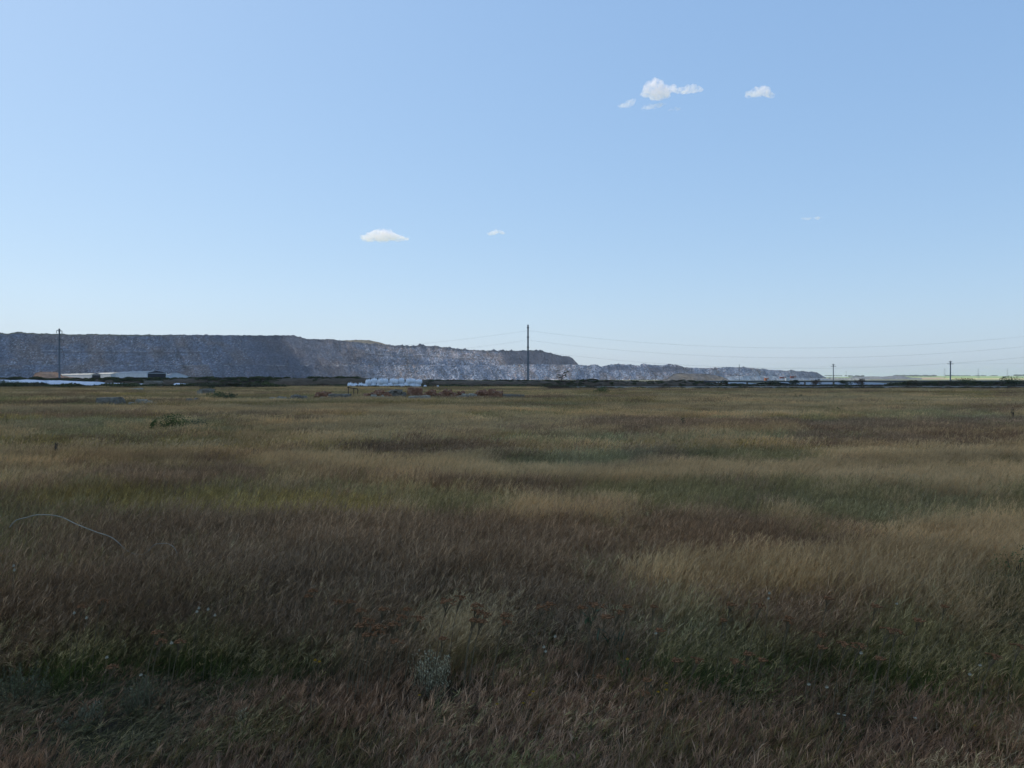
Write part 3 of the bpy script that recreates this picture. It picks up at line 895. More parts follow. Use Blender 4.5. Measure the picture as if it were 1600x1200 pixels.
fshrub(272, 19.5, 0.95, 0.62, GR, "bright green leafy bush in the left middle of the field", 1, 3200, 0.035)
fshrub(310, 20.5, 0.7, 0.45, ((0.035, 0.05, 0.03), (0.09, 0.12, 0.07)), "duller green low bush just right of the bright green bush", 2, 2200, 0.03)
fshrub(336, 58, 1.1, 0.6, GR, "small green bush right of the dark grey block", 3, 600, 0.09)
fshrub(352, 50, 1.7, 0.65, ((0.045, 0.055, 0.03), (0.1, 0.12, 0.05)), "spreading low green bush left of the rubble line", 4, 800, 0.09)
fshrub(324, 74, 1.2, 1.1, ((0.03, 0.04, 0.02), (0.085, 0.1, 0.04)), "upright dark bush behind the dark grey block", 5, 700, 0.1)
fshrub(10, 108, 5.0, 1.15, ((0.03, 0.045, 0.016), (0.08, 0.1, 0.035)), "wide dark green bush at the left edge of the picture", 6, 2200, 0.16)
fshrub(943, 72, 1.7, 0.75, GR, "small fresh green bush at the far edge right of the centre pole", 7, 700, 0.1)
fshrub(1243, 54, 0.4, 0.6, ((0.03, 0.04, 0.02), (0.07, 0.09, 0.04)), "slender dark weed standing alone in the right far grass", 8, 300, 0.06)
fshrub(1252, 55, 0.35, 0.5, ((0.03, 0.04, 0.02), (0.07, 0.09, 0.04)), "short dark weed next to the slender one in the right far grass", 9, 200, 0.06)
fshrub(1312, 31, 0.35, 0.5, GR, "small green weed in front of the first right hand pole", 10, 350, 0.05)
fshrub(1583, 25.5, 0.12, 0.62, ((0.03, 0.028, 0.02), (0.05, 0.05, 0.035)), "thin dark seed stalk near the right edge of the field", 11, 160, 0.035)
fshrub(1068, 21, 0.12, 0.52, ((0.03, 0.04, 0.02), (0.06, 0.08, 0.035)), "small dark weed poking up in the centre right grass", 12, 160, 0.035)
fshrub(86, 12.2, 0.09, 0.6, ((0.06, 0.05, 0.035), (0.11, 0.1, 0.06)), "thin brown seed stalk in the left field", 13, 120, 0.03)
fshrub(1592, 5.1, 0.34, 0.44, ((0.05, 0.07, 0.02), (0.12, 0.16, 0.045)), "yellow green leafy weed at the right edge", 14, 700, 0.014)
for px, w, h, lb, sd_ in ((1275, 2.3, 1.35, "round red brown bush left of the first right hand pole", 21), (1322, 3.0, 1.1, "low olive bush just right of the first right hand pole", 22), (1345, 2.6, 1.4, "dark brown bush second to the right of the first right hand pole", 23),
                          (1240, 2.4, 1.2, "dark green bush below the red containers", 24), (1207, 3.2, 1.1, "wide dark bush below the orange container", 25), (1132, 1.6, 1.0, "small dark bush below the pale gravel bank", 26),
                          (1582, 5.0, 2.0, "tallest dark green bush on the bank near the right edge", 27), (1505, 5.5, 1.5, "wide dark bush on the bank right of the second right hand pole", 28)):
    fshrub(px, 190, w, h, BR if 'brown' in lb else ((0.028, 0.035, 0.018), (0.08, 0.09, 0.04)), lb, sd_, 800, 0.2, z=0.0)


def make_tree(px, d, h, w, label):
    e = empty("sapling", (X(px, d), d, 0.6), label, "tree")
    bm = bmesh.new()
    add_tube(bm, [(-0.1, 0, 0), (0.1, 0, h * .35), (0.35, 0, h * .6), (0.75, 0.1, h * .95)], [.07, .055, .04, .015], 7)
    g = random.Random(4)
    tips = []
    for k in range(16):
        z0 = h * g.uniform(.25, .8); a = g.uniform(0, 6.28); r = w * g.uniform(.25, .5)
        x0 = 0.1 + 0.6 * (z0 / h) ** 2
        tip = (x0 + r * math.cos(a) + .15, r * .7 * math.sin(a), z0 + h * g.uniform(.08, .22))
        add_tube(bm, [(x0, 0, z0), ((x0 + tip[0]) / 2, tip[1] / 2, z0 + h * .07), tip], [.03, .02, .008], 5)
        tips.append(tip)
    link("trunk", bm_mesh("trunk", bm), M_BARK, e)
    Vs, Qs, Cs, off = [], [], [], 0
    for k, tip in enumerate(tips):
        V, Q, C = leaf_cloud(70, .3, .28, .2, .13, (0.022, 0.032, 0.014), (0.06, 0.08, 0.03), zc=0, seed=300 + k, clump=3)
        V = V + np.array(tip)
        V[:, 2] -= 0.02
        Vs.append(V); Qs.append(Q + off); Cs.append(C); off += len(V)
    link("crown", mesh_np("crown", np.concatenate(Vs), np.concatenate(Qs), np.concatenate(Cs)), M_PLANT, e)
    return e


make_tree(877, 172, 2.9, 3.2, "thin leaning sapling on the dark bank right of the centre pole")


# ------------------------------------------------------------------ overhead lines
def make_pole(name, loc, h, r0, r1, arms, label, cat, group, armdir=0.0, top=None):
    e = empty(name, loc, label, cat, group, rz=armdir)
    bm = bmesh.new()
    add_tube(bm, [(0, 0, -.5), (0, 0, h * .33), (0, 0, h * .66), (0, 0, h)], [r0, r0 * .67 + r1 * .33, r0 * .33 + r1 * .67, r1], 12)
    link("pole", bm_mesh("pole", bm, True), M_POLE, e)
    for (z, L, drop) in arms:
        bm = bmesh.new()
        add_box(bm, (0, 0, z), (0.14, L, 0.16), bevel=0.01)
        add_tube(bm, [(0, -L * .42, z), (0, 0, z + .8)], .04, 6); add_tube(bm, [(0, L * .42, z), (0, 0, z + .8)], .04, 6)
        add_tube(bm, [(0, 0, z - .22), (0, 0, z + .22)], r1 * 1.5, 12)
        arm = link("crossarm", bm_mesh("crossarm", bm), M_STEEL, e)
        for s in (-1, 1):
            bm = bmesh.new()
            zz = z - .08
            n = 5
            for k in range(n):
                add_tube(bm, [(0, s * L * .47, zz - drop * k / n), (0, s * L * .47, zz - drop * (k + .45) / n), (0, s * L * .47, zz - drop * (k + 1) / n)], [.05, .13, .05], 8)
            link("insulator", bm_mesh("insulator", bm, True), M_CERAM, arm)
    return e


PA = Vector((X(93, 277), 277, 0)); PB = Vector((X(825, 260), 260, 0)); PC = Vector((X(1722, 243), 243, 0)); P0 = PA + (PA - PB)
adir = math.atan2((PB - PA).y, (PB - PA).x)
ARMS = [(17.9 + .9, 3.0, 0.9), (14.7 + .9, 4.6, 0.9), (11.3 + .9, 3.4, 0.9)]
make_pole("utility_pole", PB, 19.8, 0.36, 0.24, ARMS, "tall tapering concrete power pole at the centre of the view", "utility pole", "tall poles of the main power line", adir)
make_pole("utility_pole", PA, 19.6, 0.34, 0.23, ARMS, "tall concrete power pole at the left in front of the long sheds", "utility pole", "tall poles of the main power line", adir)


def wire(name, pts, z, sag, side, L, r, label, group):
    bm = bmesh.new()
    for a, b in zip(pts, pts[1:]):
        t = (b - a); t.z = 0; t.normalize(); nrm = Vector((-t.y, t.x, 0)) * side * L * .47
        q = []
        for k in range(25):
            u = k / 24
            p = a.lerp(b, u) + nrm
            p.z = z - .1 - 4 * sag * u * (1 - u)
            q.append(p)
        add_tube(bm, q, r, 5)
    o = link(name, bm_mesh(name, bm, True), M_WIRE)
    return tag(o, label, "wire", group)


for (z, L, _), nm, rad in zip(ARMS, ("top", "middle", "lowest"), (.032, .03, .03)):
    for s, fn in ((-1, "near"), (1, "far")):
        wire("power_wire", [P0, PA, PB, PC], z - .9, 6.2, s, L, .0105 if s < 0 else .006, "%s %s side wire sagging from the tall centre pole" % (nm, fn), "wires of the main power line")

LINE2 = [(1302, 505, "small utility pole beside the end of the spoil ridge"), (1485, 421, "small utility pole standing before the green farmland"), (1155, 589, "thin pole with a crossarm in front of the gravel bank"), (1081, 673, "faint thin pole in front of the tan earth mound"), (1036, 757, "faint thin pole left of the tan earth mound"), (1758, 337, None)]
l2 = []
for px, d, lb in LINE2:
    p = Vector((X(px, d), d, 0)); l2.append(p)
a2 = math.atan2(l2[1].y - l2[0].y, l2[1].x - l2[0].x)
for (px, d, lb), p in zip(LINE2, l2):
    if lb:
        sc_ = 1.0 if px > 1200 else 0.62
        make_pole("utility_pole", p, 11.2 if px != 1155 else 12.6, 0.34 * sc_, 0.25 * sc_, [(9.7, 4.2, -.35), (10.8, 2.2, -.3)] if px > 1200 else [(10.0, 3.2, -.3)], lb, "utility pole", "poles of the smaller power line", a2)
order = [l2[4], l2[3], l2[2], l2[0], l2[1], l2[5]]
for s, nm in ((-1, "left"), (1, "right")):
    wire("power_wire", order, 10.2, 0.9, s, 4.2, .009, "%s hand wire of the smaller power line on the right" % nm, "wires of the smaller power line")


def make_pylon(px, d, h, label):
    e = empty("pylon", (X(px, d), d, 0), label, "pylon", "distant pylons on the horizon", 0.3)
    bm = bmesh.new()
    b = h * .09
    for sx in (-1, 1):
        for sy in (-1, 1):
            add_tube(bm, [(sx * b, sy * b, 0), (sx * b * .3, sy * b * .3, h * .6), (0, 0, h)], [.16, .14, .1], 4)
    for k in range(7):
        z0 = h * .085 * k; z1 = h * .085 * (k + 1)
        w0 = b * (1 - .7 * z0 / (h * .6)); w1 = b * (1 - .7 * z1 / (h * .6))
        for sy in (-1, 1):
            add_tube(bm, [(-w0, sy * w0, z0), (w1, sy * w1, z1)], .1, 4); add_tube(bm, [(w0, sy * w0, z0), (-w1, sy * w1, z1)], .1, 4)
    link("lattice_tower", bm_mesh("lattice_tower", bm), M_STEEL, e)
    for z in (.68, .8, .92):
        bm = bmesh.new(); add_box(bm, (0, 0, h * z), (h * .28, .3, .3))
        link("crossarm", bm_mesh("crossarm", bm), M_STEEL, e)


for px, h, lb in ((1476, 30, "faint distant pylon just left of the second right hand pole"), (1528.5, 30, "distant pylon standing between the second pole and the right edge"), (1574, 29, "distant pylon nearest the right edge of the picture")):
    make_pylon(px, 2600, h + 8, lb)
M_MAST = M_STEEL
for px, d, h, lb in ((1058, 900, 15, "thin mast rising before the middle of the ridge"), (1322, 1500, 17, "faint thin mast right of the first right hand pole")):
    e = empty("mast", (X(px, d), d, 0), lb, "mast")
    bm = bmesh.new(); add_tube(bm, [(0, 0, -.5), (0, 0, h)], [.2, .12], 8); link("pole", bm_mesh("pole", bm, True), M_STEEL, e)
    bm = bmesh.new(); add_box(bm, (0, 0, h * .9), (2.4, .2, .2)); link("crossarm", bm_mesh("crossarm", bm), M_STEEL, e)

# dark pipeline on low supports at the right
e = empty("pipeline", (X(1300, 200), 200, 0), "dark pipeline on low supports running along behind the right hand bushes", "pipeline")
bm = bmesh.new()
x0 = X(1100, 200) - e.location.x; x1 = X(1640, 200) - e.location.x
add_tube(bm, [(x0 + (x1 - x0) * k / 30, 0.3 * math.sin(k), 0.98) for k in range(31)], .16, 10)
link("pipe", bm_mesh("pipe", bm, True), M_STEEL, e)
for k in range(12):
    bm = bmesh.new(); xx = x0 + (x1 - x0) * (k + .5) / 12
    add_box(bm, (xx, 0, .36), (.35, .5, .86), bevel=.03)
    link("support", bm_mesh("support", bm), M_CONC, e)


# ------------------------------------------------------------------ sheds
def make_shed(px0, d0, px1, d1, wid, eave, ridge, roofm, label, door=True, wallm=None, rings=9):
    """long shed: near gable centred at (px0,d0), far gable at (px1,d1); curved roof"""
    a = Vector((X(px0, d0), d0, 0)); b = Vector((X(px1, d1), d1, 0))
    L = (b - a).length; ang = math.atan2(b.y - a.y, b.x - a.x)
    e = empty("shed", a, label, "shed", "long low sheds at the left", ang)
    bm = bmesh.new()
    prof = []
    for k in range(rings):
        t = k / (rings - 1) * 2 - 1
        prof.append((t * (wid / 2 + .25), eave + (ridge - eave) * (1 - abs(t) ** 1.35)))
    nseg = 24
    rows = []
    for s in range(nseg + 1):
        xx = -.3 + (L + .6) * s / nseg
        sagz = -0.12 * math.sin(math.pi * ((s * 1.0) % 4) / 4)
        rows.append([bm.verts.new((xx, y, z + sagz)) for y, z in prof])
    for r0, r1 in zip(rows, rows[1:]):
        for k in range(rings - 1):
            bm.faces.new((r0[k], r1[k], r1[k + 1], r0[k + 1]))
    bmesh.ops.solidify(bm, geom=bm.faces[:], thickness=.12)
    link("roof", bm_mesh("roof", bm), roofm, e)
    bm = bmesh.new()
    add_box(bm, (L / 2, -wid / 2, eave / 2 - .1), (L, .2, eave), bevel=.02)
    add_box(bm, (L / 2, wid / 2, eave / 2 - .1), (L, .2, eave), bevel=.02)
    link("wall", bm_mesh("wall", bm), wallm or M_WALLW, e)
    # gable ends
    for xx, nm, mt in ((0.05, "gable_shade_panel" if door else "gable_wall", M_DARKIN if door else (wallm or M_WALLW)), (L - .05, "gable_wall", wallm or M_WALLW)):  # open gable closed by a near-black panel, the interior's shade as colour
        bm = bmesh.new()
        vs0 = [(y * .97, z - .14) for y, z in prof]
        poly = [(xx, -wid / 2 + .1, 0)] + [(xx, max(-wid / 2 + .1, min(wid / 2 - .1, y)), z) for y, z in vs0] + [(xx, wid / 2 - .1, 0)]
        f = bm.faces.new([bm.verts.new(p) for p in poly])
        r = bmesh.ops.extrude_face_region(bm, geom=[f])
        bmesh.ops.translate(bm, verts=[v for v in r['geom'] if isinstance(v, bmesh.types.BMVert)], vec=(.15, 0, 0))
        link(nm, bm_mesh(nm, bm), mt, e)
    if door:
        bm = bmesh.new()
        for s in (-1, 1):
            add_box(bm, (-.12, s * (wid / 2 - .25), eave / 2), (.16, .5, eave - .1), bevel=.02)
        add_box(bm, (-.12, 0, eave - .22), (.16, wid - 1.02, .3), bevel=.02)
        link("gable_frame", bm_mesh("gable_frame", bm), roofm, e)
    return e


make_shed(245, 430, 196, 475, 10.6, 5.0, 6.1, M_ROOFG, "long shed with the wide dark open gable end", wallm=M_ROOFG)
make_shed(188, 500, 158, 545, 11, 4.9, 5.9, M_ROOFW, "middle shed with pale grey roof directly left of the dark gabled one", door=False)
make_shed(151, 520, 96, 600, 6.5, 4.6, 5.5, M_ROOFW, "leftmost shed with sunlit cream roof and small dark opening")
make_shed(276, 445, 268, 520, 16, 2.2, 5.2, M_ROOFG, "low grey tarpaulin covered shed at the right end of the row", door=False, wallm=M_ROOFG)


# ------------------------------------------------------------------ white sheeting, big bags
def sheet_heap(px0, px1, d, h0, h1, depth, label, seed, mat=None, base=0.0):
    """low heap covered by a sheet of white plastic, closed all round"""
    x0, x1 = X(px0, d), X(px1, d)
    L = x1 - x0; nx = max(24, int(L / .35)); ny = 13
    u = np.linspace(0, 1, nx); v = np.linspace(0, 1, ny)
    Vv, U = np.meshgrid(v, u, indexing='ij')
    xs = U * L; yy = (Vv - .5) * depth
    end = np.clip(np.minimum(U, 1 - U) * L / .35, 0, 1) ** .5
    hh = (h0 + (h1 - h0) * U) * (np.sin(Vv * math.pi) ** .45) * end * (0.92 + .14 * fbm(xs / 2.6, yy / 2 + seed, 3, seed)) + (fbm(xs / .7, yy / .5, 3, seed + 2) - .5) * .1 * end
    yy = yy * (0.9 + .2 * fbm(xs / 3, xs * 0, 2, seed + 4))
    hh[0, :] = -.1; hh[-1, :] = -.1; hh[:, 0] = -.1; hh[:, -1] = -.1
    V = np.stack([xs.ravel(), yy.ravel(), hh.ravel()], 1)
    i = np.arange((ny - 1) * (nx - 1)); r = i // (nx - 1); c = i % (nx - 1)
    q = np.stack([r * nx + c, r * nx + c + 1, (r + 1) * nx + c + 1, (r + 1) * nx + c], 1)
    me = mesh_np("sheeted_heap", V, q)
    o = link("sheeted_heap", me, mat or M_SHEET)
    o.location = (x0, d, base)
    return tag(o, label, "sheeted heap", "white sheeted heaps along the bank")


sheet_heap(-60, 80, 124, 1.4, 1.42, 5, "longest white plastic sheeted heap reaching the left edge", 1)
sheet_heap(79, 162, 122, 1.42, 1.12, 5, "white sheeted heap tapering down below the leftmost shed", 2)
sheet_heap(163, 233, 121, 0.98, 0.85, 4, "thin low white sheeted strip below the dark gabled shed", 3)
sheet_heap(271, 297, 118, 0.98, 0.86, 3, "short bright white sheeted heap right of the large grey block", 4)
sheet_heap(298, 321, 118, 0.82, 0.84, 3, "short dull white sheeted heap next to the grey sheeted one", 5)
sheet_heap(319, 343, 117, 1.0, 0.86, 3, "small grey sheeted heap behind the upright dark bush", 6, M_CONC_PALE)
sheet_heap(344, 369, 117, 0.82, 0.96, 3, "rightmost small grey sheeted heap before the open grass", 7, M_CONC_PALE)
sheet_heap(198, 226, 84, 0.42, 0.5, 1.5, "flat pale slab like sheet lying in the grass below the white strip", 8, M_CONC_PALE, base=0.12)


def bag_mesh(seed, w=.95, h=1.0):
    g = random.Random(seed)
    bm = bmesh.new()
    bmesh.ops.create_cube(bm, size=1.0)
    bmesh.ops.subdivide_edges(bm, edges=bm.edges[:], cuts=7, use_grid_fill=True)
    ox, oy = g.uniform(0, 50), g.uniform(0, 50)
    for v in bm.verts:
        p = v.co.copy()
        zt = p.z + .5
        n = Vector((p.x, p.y, 0))
        ln = max(abs(p.x), abs(p.y), 1e-6)
        rr = n.length
        if rr > 1e-6:
            k = ln / rr
            n = n * (1 - .45 * (1 - k) * 1.6)
        bul = 1 + .16 * math.sin(zt * math.pi) - .12 * max(0, zt - .85) / .15
        ang = math.atan2(p.y, p.x)
        wr = .035 * math.sin(ang * 7 + ox + zt * 3) + .03 * math.sin(ang * 13 + oy)
        bul += wr * (1 if rr > .35 else 0)
        z = zt
        if zt > .99:
            z += .12 * max(0, 1 - (rr / .5) ** 2) + .03 * math.sin(p.x * 17 + ox) * math.cos(p.y * 15 + oy)
        v.co = Vector((n.x * w * bul, n.y * w * bul, z * h * .92))
    return bm_mesh("body", bm, True)


def build_bags():
    bodies = [bag_mesh(k) for k in range(5)]
    for b in bodies: b.materials.append(M_PLASTIC)
    bm = bmesh.new()
    add_tube(bm, [(.34, .34, .88), (.36, .3, 1.03), (.3, .16, 1.1), (.3, -.16, 1.1), (.36, -.3, 1.03), (.34, -.34, .88)], .025, 5)
    loop = bm_mesh("lifting_loop", bm, True); loop.materials.append(M_PLASTIC)
    bm = bmesh.new()
    add_tube(bm, [(0, 0, .98), (.01, .02, 1.08), (.05, .03, 1.14), (.1, .02, 1.2)], [.16, .07, .045, .1], 8)
    neck = bm_mesh("tied_neck", bm, True); neck.materials.append(M_PLASTIC)
    D = 136.0
    grp = "white bulk bags stacked at the field edge"
    ords = ["first", "second", "third", "fourth", "fifth", "sixth", "seventh", "eighth", "ninth", "tenth", "eleventh"]

    def put(px, z, s, label, k, d=D, hz=1.0):
        e = empty("bulk_bag", (X(px, d), d, z), label, "bulk bag", grp, rz=random.uniform(-.3, .3))
        e.scale = (s * random.uniform(.92, 1.1), s, s * hz * random.uniform(.9, 1.08))
        e.rotation_euler = (random.uniform(-.09, .09), random.uniform(-.12, .12), random.uniform(-.5, .5))
        link("body", bodies[k % 5], None, e); link("lifting_loop", loop, None, e); link("lifting_loop", loop, None, e).rotation_euler = (0, 0, math.pi); link("tied_neck", neck, None, e)
    xs = [576 + 8.6 * i for i in range(10)]
    for i, px in enumerate(xs):
        put(px + random.uniform(-.7, .7), -0.05 + random.uniform(-.03, .03), 1.02, "white bulk bag, %s from the left in the bottom row of the tall stack" % ords[i], i, hz=.92)
    up = [(577, .88), (585, 1.03), (594, 1.0), (602, .95), (612, .9), (620, 1.0), (629, 1.0), (637, .98), (646, .93), (654, .84)]
    for i, (px, hz) in enumerate(up):
        put(px + random.uniform(-1.6, 1.6), 0.82 + random.uniform(-.12, .05), 1.0, "white bulk bag, %s from the left in the top row of the tall stack" % ords[i], i + 2, d=D + random.uniform(-.25, .25), hz=hz * .88)
    for i, px in enumerate((547, 555, 563.5, 570)):
        put(px, 0.0, .86, "low white bulk bag, %s from the left in the single row left of the stack" % ords[i], i + 1, d=D - 1, hz=.95 - .03 * i)
    put(664, 0.12, .4, "small pale sack lying just right of the tall stack", 1, d=128)
    put(684, 0.12, .36, "smallest pale sack lying alone right of the brick chunk", 3, d=126)


build_bags()


# ------------------------------------------------------------------ rubble in the grass
def rock_block(seed, sx, sy, sz, rough=.08, cuts=7, chip=.12):
    bm = bmesh.new()
    bmesh.ops.create_cube(bm, size=1.0)
    bmesh.ops.subdivide_edges(bm, edges=bm.edges[:], cuts=cuts, use_grid_fill=True)
    g = random.Random(seed); o = [g.uniform(0, 90) for _ in range(3)]
    from mathutils import noise as mn
    for v in bm.verts:
        p = v.co
        n = mn.noise_vector(Vector((p.x * 2.2 + o[0], p.y * 2.2 + o[1], p.z * 2.2 + o[2])))
        n2 = mn.noise_vector(Vector((p.x * 6 + o[0], p.y * 6 + o[1], p.z * 6 + o[2])))
        corner = max(0, (abs(p.x) + abs(p.y) + abs(p.z)) - 1.1) / .4
        k = 1 - chip * corner * (1 + n.x)
        q = Vector((p.x * k, p.y * k, p.z * k)) + n * rough + n2 * rough * .35
        v.co = Vector((q.x * sx, q.y * sy, (q.z + .5) * sz))
    return bm


def block(name, px, ybase, d, w, h, dep, mat, label, cat, seed, rough=.06, rz=None, z=None):
    x = X(px, d)
    o = link(name, bm_mesh(name, rock_block(seed, w, dep, h, rough)), mat)
    o.location = (x, d, (gz(x, d) if z is None else z) - .14)
    o.rotation_euler = (0, random.Random(seed).uniform(-.06, .06), random.Random(seed).uniform(-.3, .3) if rz is None else rz)
    return tag(o, label, cat)


def heap_of(name, px, d, w, h, dep, mat, label, cat, seed, n=40, size=(.25, .12, .1), mats=None, z0=0.0):
    """a collapsed pile: a solid core with broken pieces lying all over it, one thing"""
    g = random.Random(seed)
    bm = rock_block(seed, w * .92, dep * .9, h * .8, .16, 9, .5)
    for k in range(n):
        u = g.uniform(-.5, .5); v = g.uniform(-.5, .5)
        top = h * (1 - (abs(u) * 1.7) ** 2 * .8) * (.7 + .3 * g.random())
        s = g.uniform(.6, 1.5)
        add_box(bm, (u * w, v * dep, max(.05, top)), (size[0] * s, size[1] * s * 1.3, size[2] * s), g.uniform(0, 6.3), tilt=g.uniform(-.7, .7))
    o = link(name, bm_mesh(name, bm), mat)
    x = X(px, d)
    o.location = (x, d, gz(x, d) - .1 + z0)
    return tag(o, label, cat)


block("concrete_block", 174, 0, 41.5, 1.12, 0.78, .9, M_CONC, "grey blue rounded concrete block in the left far grass", "concrete block", 3, .05)
heap_of("stone_pile", 224, 42, 1.5, .55, .9, M_CONC_PALE, "low pile of pale broken stones right of the grey blue block", "stone pile", 4, 46, (.2, .16, .12))
block("concrete_block", 240, 0, 121, 2.6, 1.35, 1.6, M_CONC, "large grey block breaking the white strip below the dark gable", "concrete block", 5, .05)
block("concrete_block", 323, 0, 62, 1.15, .95, .9, M_CONC, "dark grey block standing below the upright dark bush", "concrete block", 6, .06)
block("concrete_block", 313, 0, 61.5, .35, .8, .4, M_CONC_PALE, "narrow pale stone leaning against the dark grey block", "stone", 7, .1)
heap_of("stone_pile", 304, 45, 1.2, .5, .7, M_CONC, "low dim grey stones in the grass below the dark grey block", "stone pile", 8, 24, (.25, .2, .14))
heap_of("stone_pile", 436, 52, 1.5, .5, .8, M_CONC_PALE, "pale left half of the long low stone row", "stone pile", 9, 34, (.22, .18, .14))
heap_of("stone_pile", 465, 52, 1.25, .62, .8, M_CONC, "dark right half of the long low stone row", "stone pile", 10, 30, (.25, .2, .16))
heap_of("brick_pile", 506, 56, 1.25, .82, .9, M_BRICK, "small flat pile of dark red bricks at the left end of the ruins", "brick pile", 11, 40, (.28, .16, .12))
block("concrete_block", 531, 0, 53, 1.5, .78, .9, M_CONC, "grey concrete slab block right of the small dark red brick pile", "concrete block", 12, .07)
heap_of("stone_pile", 509, 53, 1.3, .5, .6, M_CONC_PALE, "pale rubble in front of the small dark red brick pile", "stone pile", 13, 30, (.2, .16, .12))
# a little frame of posts
ex = X(551, 62)
e = empty("post_frame", (ex, 62, gz(ex, 62)), "small open frame of thin dark posts left of the middle ruins", "frame")
for k, xx in enumerate((-.36, .08, .4)):
    bm = bmesh.new(); add_tube(bm, [(xx, 0, -.1), (xx + .02, 0, 1.0 - .1 * k)], .035, 6); link("post", bm_mesh("post", bm), M_BARK, e)
bm = bmesh.new(); add_tube(bm, [(-.42, 0, .93), (.42, 0, .8)], .04, 6); link("rail", bm_mesh("rail", bm), M_BARK, e)
heap_of("brick_pile", 592, 55, 2.0, .85, 1.2, M_BRICK, "ragged low brick pile below the white bag stack", "brick pile", 14, 70, (.3, .16, .12))
heap_of("stone_pile", 588, 52.5, 2.3, .52, .7, M_CONC_PALE, "pale concrete rubble in front of the ragged low brick pile", "stone pile", 15, 50, (.26, .2, .14))
heap_of("stone_pile", 617, 56, 1.5, .95, .9, M_CONC, "grey rubble heap right of the ragged low brick pile", "stone pile", 16, 40, (.3, .22, .16))
block("brick_block", 648.5, 0, 58, 1.12, 1.15, .9, M_BRICK, "largest upright chunk of red brickwork beneath the right end of the bags", "brick block", 17, .05, rz=.1)
block("concrete_block", 656, 0, 50, 1.35, .68, .8, M_CONC_PALE, "pale grey concrete slab in front of the red brickwork chunk", "concrete block", 18, .04)
heap_of("brick_pile", 673, 57, 1.2, .85, .9, M_BRICK, "scattered brick and stone pile touching the red brickwork chunk", "brick pile", 19, 40, (.28, .16, .12))
heap_of("brick_pile", 698, 56, 1.25, .95, 1.0, M_BRICK, "rounded rust red brick pile in the middle of the ruins", "brick pile", 20, 50, (.28, .16, .12))
heap_of("brick_pile", 718, 56, .9, .75, .8, M_BRICK, "low brick pile right of the rounded rust red one", "brick pile", 21, 30, (.28, .16, .12))
heap_of("stone_pile", 733, 54, 2.0, .6, .7, M_CONC_PALE, "flat pale rubble between the two right hand brick piles", "stone pile", 22, 44, (.26, .2, .12))
heap_of("brick_pile", 755, 56, 1.5, .85, 1.0, M_BRICK, "wide brick pile left of the two rounded chunks", "brick pile", 23, 55, (.28, .16, .12))
block("brick_block", 768, 0, 55, .5, .98, .6, M_BRICK, "narrow rounded red brick chunk standing at the right of the ruins", "brick block", 24, .12)
block("brick_block", 780, 0, 54, .5, .9, .6, M_BRICK, "rightmost rounded brown brick chunk beside the long grey slab", "brick block", 25, .12)
block("concrete_block", 802, 0, 54, 1.55, .68, .9, M_CONC, "long flat grey slab ending the ruins on the right", "concrete block", 26, .04, rz=.05)
heap_of("stone_pile", 875, 62, 1.0, .45, .6, M_CONC, "isolated low stones in the grass right of the centre pole", "stone pile", 27, 20, (.2, .16, .12))
block("brick_block", 1233, 0, 1, .1, .1, .1, M_BRICK, "x", "x", 99) if False else None


# red / orange containers at the foot of the ridge
def container(px, d, w, h, mat, label, z=0.0):
    e = empty("container", (X(px, d), d, z), label, "container", "small containers at the foot of the ridge")
    bm = bmesh.new(); add_box(bm, (0, 0, h / 2), (w, 2.4, h), bevel=.05)
    for k in range(int(w / .5)):
        add_box(bm, (-w / 2 + .35 + k * .5, -1.23, h / 2), (.18, .08, h * .86))
    link("body", bm_mesh("body", bm), mat, e)
    bm = bmesh.new(); add_box(bm, (w * .28, -1.3, h * .42), (.9, .06, h * .7), bevel=.01); link("door", bm_mesh("door", bm), M_WALLW, e)


container(1197.5, 560, 2.6, 2.3, M_ORANGE, "orange container at the left below the ridge")
container(1223, 800, 6.0, 2.0, M_RED, "left red container at the foot of the ridge", 1.9)
container(1239, 800, 5.5, 2.4, M_RED, "right red container at the foot of the ridge", 2.1)
container(1230, 600, 2.6, 2.2, M_WALLW, "small white container between the two red ones")

# ------------------------------------------------------------------ pale hose arching out of the grass
def hose():
    def P(px, py, d): return Vector((X(px, d), d, Z(py, d)))
    bm = bmesh.new()
    D = 5.75
    key = [(14, 824, D), (24, 813.5, D), (40, 809, D), (56, 805, D), (78, 805, D - .02), (96, 808.5, D - .05), (118, 819, D - .1), (148, 831, D - .18), (175, 841, D - .25), (200, 862, D - .27), (224, 866, D - .29), (240, 852, D - .3), (252, 849.5, D - .3), (263, 850.5, D - .32), (272, 857, D - .35), (278, 872, D - .36)]
    pts = [P(*k) for k in key]
    fine = []
    for i in range(len(pts) - 1):
        p0 = pts[max(i - 1, 0)]; p1 = pts[i]; p2 = pts[i + 1]; p3 = pts[min(i + 2, len(pts) - 1)]
        for s in range(5):
            t = s / 5
            fine.append(.5 * ((2 * p1) + (p2 - p0) * t + (2 * p0 - 5 * p1 + 4 * p2 - p3) * t * t + (-p0 + 3 * p1 - 3 * p2 + p3) * t ** 3))
    fine.append(pts[-1])
    add_tube(bm, fine, [0.0042 - .0024 * (i / len(fine)) for i in range(len(fine))], 8)
    o = link("hose", bm_mesh("hose", bm, True), M_HOSE)
    tag(o, "thin pale bent hose arching out of the brown grass at the left", "hose")


hose()


